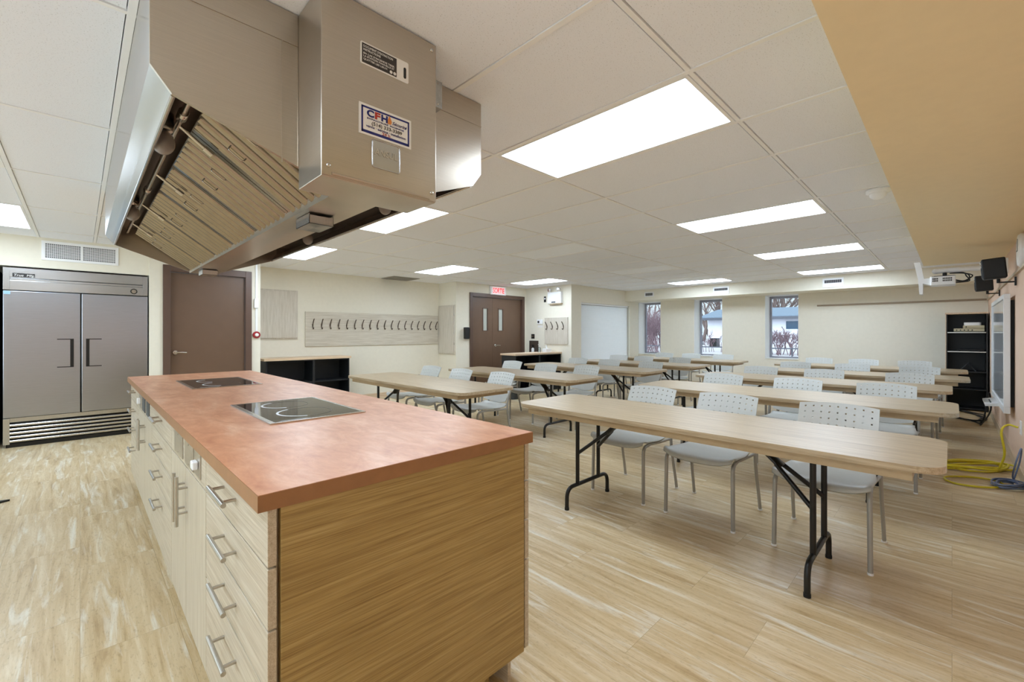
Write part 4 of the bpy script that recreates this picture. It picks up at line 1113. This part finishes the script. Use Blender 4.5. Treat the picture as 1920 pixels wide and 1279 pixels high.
obj('mount', MB().box(pxc-0.06, pxc+0.06, -0.02, 0.15, 1.942, 1.957).box(pxc-0.10, pxc+0.10, -0.03, 0.17, 1.9425, 1.950).tube([(pxc, 0.06, 1.955), (pxc, 0.06, 1.995)], 0.02, 10), 'blackp', pj)
obj('mirror_arm', MB().prism([(0.18, 1.935), (0.288, 1.922), (0.275, 1.745), (0.247, 1.745), (0.245, 1.875), (0.18, 1.848)], pxc-0.10, pxc+0.10, 'x'), 'whitep', pj, 0.003)
obj('light_hood', MB().prism([(0.235, 1.929), (0.287, 1.922), (0.325, 2.13), (0.268, 2.13)], pxc-0.09, pxc-0.02, 'x'), 'whitep', pj, 0.003)
cb = MB()
for k in range(3):
    cb.tube(spline([(pxc-0.04+0.03*k, -0.028, 1.90-0.014*k), (pxc-0.04+0.03*k, -0.10-0.02*k, 1.885), (pxc-0.02, -0.165+0.025*k, 1.94), (pxc, -0.09, 1.975+0.004*k), (pxc, 0.02, 1.984)], 6), 0.006, 8)
obj('cable_loop', cb, 'blackp', pj)
def speaker(label, x, y, z, rz, tilt):
    t = thing('loudspeaker', label, 'speaker', (x, y, z), rz, 'loudspeakers over the whiteboard')
    o = obj('cabinet', MB().box(-0.07, 0.07, -0.08, 0.08, -0.098, 0.098), 'blackp', t, 0.012); o.rotation_euler = (tilt, 0, 0)
    c = obj('cone', MB().lathe([(0.05, 0.078), (0.053, 0.085), (0.046, 0.085), (0.02, 0.074)], (0, 0, -0.03), 'y', 24), 'darkgrey', o)
    obj('tweeter', MB().lathe([(0.02, 0.078), (0.018, 0.084), (0.005, 0.087)], (0, 0, 0.06), 'y', 16), 'chrome', o)
    b = MB(); b.tube([(0, -0.03, -0.10), (0, -0.03, -0.14)], 0.012, 8); b.tube([(0, -0.03, -0.135), (0, YR-y+0.01, -0.135)], 0.007, 8) if abs(rz) < 0.01 else None
    b.box(-0.03, 0.03, YR-y+0.001, YR-y+0.012, -0.17, -0.09)
    obj('wall_bracket', b, 'blackp', t)
speaker('black loudspeaker nearer the camera, on bracket over the whiteboard', 6.30, -0.285, 1.905, 0, -0.08)
speaker('black loudspeaker behind the nearer one, beside the projector cables', 8.30, -0.29, 1.925, 0, -0.05)
# wall rails
o = obj('tack_rail', MB().box(XB-0.02, XB, YR+0.02, 1.97, 1.835, 1.868), 'rail'); tag(o, 'thin brown tack rail along the window wall right of windows', 'rail')
o = obj('wire_raceway', MB().box(2.5, XB-0.02, YR, YR+0.018, 1.83, 1.855), 'tube'); tag(o, 'beige wire raceway along the right wall above the whiteboard', 'raceway')
ck = thing('wall_clock', 'round white wall clock at the right edge of the picture', 'clock', (5.68, YR, 1.985))
obj('case', MB().lathe([(0.14, 0), (0.145, 0.02), (0.13, 0.035)], (0, 0, 0), 'y', 36), 'whitep', ck)
obj('dial', MB().lathe([(0.125, 0.035), (0.125, 0.0365)], (0, 0, 0), 'y', 36), 'paper', ck)
obj('clock_hand', MB().box(-0.004, 0.004, 0.037, 0.039, 0, 0.10).box(0, 0.07, 0.037, 0.039, -0.004, 0.004), 'ink', ck)
wo = thing('wall_outlet', 'white wall outlet the yellow cord plugs into', 'outlet', (0, 0, 0))
obj('plate', MB().box(5.82, 5.92, YR, YR+0.008, 0.39, 0.51), 'whitep', wo, 0.002)
for z in (0.425, 0.475): obj('socket', MB().box(5.855, 5.885, YR+0.008, YR+0.010, z-0.014, z+0.014), 'paper', wo)

# cords
def cord(name, label, paths, r, m, cat='cord'):
    c = MB()
    for p in paths: c.tube(spline(p, 7), r, 8)
    o = obj(name, c, m); return tag(o, label, cat)
rz_ = 0.008
random.seed(11)
def loops(cx, cy, rx, ry, n, z0, rot, jit=0.05):
    pts = []
    for k in range(n*8+1):
        a = 2*PI*k/8
        jx, jy = random.uniform(-jit, jit), random.uniform(-jit, jit)
        x = (rx+jx)*math.cos(a); y = (ry+jy)*math.sin(a)
        pts.append((cx+x*math.cos(rot)-y*math.sin(rot), cy+x*math.sin(rot)+y*math.cos(rot), z0+0.006*(k//8)+random.uniform(0, 0.012)))
    return pts
ycoil = [(5.87, -0.41, 0.45), (5.89, -0.35, 0.46), (5.84, -0.31, 0.40), (5.86, -0.33, 0.2), (5.95, -0.30, 0.03)]+loops(6.02, -0.13, 0.33, 0.14, 5, 0.010, -0.78, 0.07)+[(5.85, 0.12, 0.01), (5.6, 0.30, 0.01), (5.3, 0.55, 0.008)]
y2 = loops(5.42, -0.13, 0.205, 0.15, 1, 0.009, -0.70, 0.008)
cord('extension_cord', 'tangled yellow extension cord on floor by the right wall', [ycoil, y2], 0.0085, 'yellow', 'cord')
b1 = loops(5.46, -0.325, 0.12, 0.075, 6, 0.012, -0.3, 0.02)+[(5.40, -0.36, 0.2), (5.5, -0.40, 0.33), (5.6, -0.40, 0.2), (5.6, -0.36, 0.012)]
cord('network_cable', 'blue-grey coiled cable on floor below the white-framed board', [b1], 0.006, 'bluecord', 'cord')
k1 = loops(9.7, -0.12, 0.55, 0.18, 3, 0.012, 0.2, 0.06); k2 = [(9.2, -0.2, 0.01), (8.9, -0.3, 0.06), (9.0, -0.36, 0.45), (9.05, -0.38, 0.2), (8.85, -0.28, 0.012), (9.3, -0.3, 0.01)]
cord('power_cord', 'black tangled cords on floor in front of the bookcase', [k1, k2], 0.009, 'blackp', 'cord')
o = obj('equipment_foot', MB().prism([(-0.62, 5.0), (-0.50, 5.0), (-0.38, 5.06), (-0.50, 5.10), (-0.62, 5.10)], 0, 0.014, 'z'), 'blackp'); tag(o, 'black pointed foot on floor at left edge of picture', 'foot')

# ------------------------------------------------------------------ outdoors
GZ = 0.35
o = obj('ground', MB().box(11.4, 70, -40, 70, GZ-0.2, GZ), 'ground'); o['kind'] = 'structure'
hs = thing('house', 'white house with blue-grey shingle roof outside the windows', 'house', (0, 0, 0))
HXf = 40.0; hy0, hy1 = -2.0, 15.4
obj('wall', MB().box(HXf, HXf+8, hy0, hy1, GZ, 2.75), 'siding', hs)
obj('roof', MB().prism([(HXf-0.7, 2.55), (HXf+4, 3.42), (HXf+8.7, 2.55), (HXf+8.7, 2.7), (HXf+4, 3.57), (HXf-0.7, 2.7)], hy0-0.6, hy1+0.6, 'y'), 'roof', hs)
obj('gutter', MB().box(HXf-0.85, HXf-0.6, hy0-0.6, hy1+0.6, 2.42, 2.62), 'gutter', hs)
w = obj('window', MB().box(HXf-0.06, HXf, 7.6, 9.4, 1.55, 2.3), 'siding', hs)
obj('pane', MB().box(HXf-0.08, HXf-0.06, 8.2, 9.3, 1.62, 2.24), 'pane', w); obj('pane', MB().box(HXf-0.08, HXf-0.06, 7.65, 8.15, 1.62, 2.24), 'paneb', w)
o = obj('storage_box', MB().box(30, 30.6, 11.0, 11.45, 0.35, 0.95), 'black'); tag(o, 'dark box outside the middle window in front of the house', 'box')
fn = thing('rail_fence', 'dark low rail fence outside the windows', 'fence', (-6, 0, 0))
obj('rail', MB().box(24, 24.05, -2, 30, 0.71, 0.75), 'gutter', fn)
for k in range(17): obj('post', MB().box(24.05, 24.09, -2+k*2, -1.96+k*2, GZ, 0.76), 'gutter', fn)
def branchy(name, label, cat, x, y, h, spread, depth, seed, m, r0, nshoot, grp=None, tilt=0.35):
    rnd = random.Random(seed); mb = MB()
    def grow(p, d, l, r, lev):
        q = p+d*l; mid = (p+q)/2+Vector((rnd.uniform(-1, 1), rnd.uniform(-1, 1), rnd.uniform(-.3, .3)))*l*0.08
        mb.tube([p, mid, q], [r, r*0.85, r*0.65], 5 if lev < 2 else 4, False)
        if lev >= depth: return
        for _ in range(3 if lev < depth-1 else 4):
            nd = (d+Vector((rnd.uniform(-1, 1), rnd.uniform(-1, 1), rnd.uniform(-0.35, 0.7)))*0.75).normalized()
            s = p+(q-p)*rnd.uniform(0.45, 1.0)
            grow(s, nd, l*rnd.uniform(0.5, 0.75), max(r*0.5, 0.006), lev+1)
    for k in range(nshoot):
        p = Vector((x+rnd.uniform(-spread, spread), y+rnd.uniform(-spread, spread), GZ))
        d = Vector((rnd.uniform(-tilt, tilt), rnd.uniform(-tilt, tilt), 1)).normalized()
        grow(p, d, h*rnd.uniform(0.4, 0.55), r0, 0)
    o = obj(name, mb, m); return tag(o, label, cat, grp)
branchy('bare_bush', 'dense mauve bare bush filling the left window', 'bush', 20.5, 10.9, 2.0, 1.15, 3, 1, 'twig', 0.018, 50)
branchy('bare_bush', 'dense mauve bare bush behind the left window, farther back', 'bush', 25.5, 13.4, 2.3, 1.3, 3, 2, 'twig', 0.022, 40)
branchy('bare_bush', 'bare twiggy bush outside the right window, in front of house', 'bush', 21.5, 5.1, 1.15, 1.0, 3, 3, 'twig', 0.018, 40)
branchy('bare_bush', 'sparse bare bush outside the middle window', 'bush', 22.5, 8.3, 0.95, 0.5, 3, 4, 'twig', 0.014, 8)
branchy('bare_tree', 'bare grey tree rising above the bush in the left window', 'tree', 33, 17.2, 5.0, 0.25, 4, 5, 'bark', 0.15, 2)
branchy('bare_tree', 'bare tree behind the white house roof, right window', 'tree', 54, 13.0, 9, 1.2, 4, 6, 'bark', 0.2, 6)
branchy('bare_tree', 'bare tree behind the white house roof, middle window', 'tree', 55, 21, 9, 1.2, 4, 8, 'bark', 0.2, 5)
cf = MB(); 
rnd = random.Random(9)
for k in range(240):
    z = GZ+0.1+rnd.random()*2.4; r = 0.55*(1-(z-GZ)/2.8)+0.05; a = rnd.uniform(0, 2*PI)
    cf.tube([(36, 14.75, z), (36+math.cos(a)*r, 14.75+math.sin(a)*r, z-0.15)], [0.05, 0.02], 4, False)
cf.tube([(36, 14.75, GZ), (36, 14.75, 2.7)], 0.08, 6)
o = obj('evergreen_shrub', cf, 'conif'); tag(o, 'dark narrow evergreen at the house corner, middle window', 'shrub')

# ------------------------------------------------------------------ light, camera, view
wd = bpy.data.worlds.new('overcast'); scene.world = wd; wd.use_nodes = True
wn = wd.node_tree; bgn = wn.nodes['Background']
# overcast sky, much brighter on the sun's side (behind the camera, -X) than over the houses (+X)
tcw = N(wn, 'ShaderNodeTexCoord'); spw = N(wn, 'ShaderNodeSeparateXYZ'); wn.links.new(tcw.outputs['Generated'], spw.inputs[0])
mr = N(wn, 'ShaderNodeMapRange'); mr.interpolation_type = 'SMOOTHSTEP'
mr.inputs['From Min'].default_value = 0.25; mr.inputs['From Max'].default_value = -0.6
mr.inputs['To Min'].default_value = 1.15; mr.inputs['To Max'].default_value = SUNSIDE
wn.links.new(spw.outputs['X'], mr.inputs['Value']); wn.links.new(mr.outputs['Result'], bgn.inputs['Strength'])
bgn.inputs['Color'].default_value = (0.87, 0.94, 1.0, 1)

cam = bpy.data.cameras.new('camera'); co = bpy.data.objects.new('camera', cam); COL.objects.link(co)
f_px = 817.5; a = math.atan2(825, 817.5)
cam.sensor_width = 36.0; cam.sensor_fit = 'HORIZONTAL'; cam.lens = 36.0*f_px/1920
cam.shift_y = -(639.5-625.0)/1920; cam.clip_start = 0.02; cam.clip_end = 300
co.location = (0, 0, CAM_Z); co.rotation_euler = (PI/2, 0, a-PI/2)
scene.camera = co
vs = scene.view_settings
vs.view_transform = 'Standard'; vs.look = 'None'; vs.exposure = 0.0; vs.gamma = 1.0; vs.use_curve_mapping = False
scene.cycles.use_denoising = True
scene.cycles.max_bounces = 14; scene.cycles.diffuse_bounces = 10; scene.cycles.glossy_bounces = 5
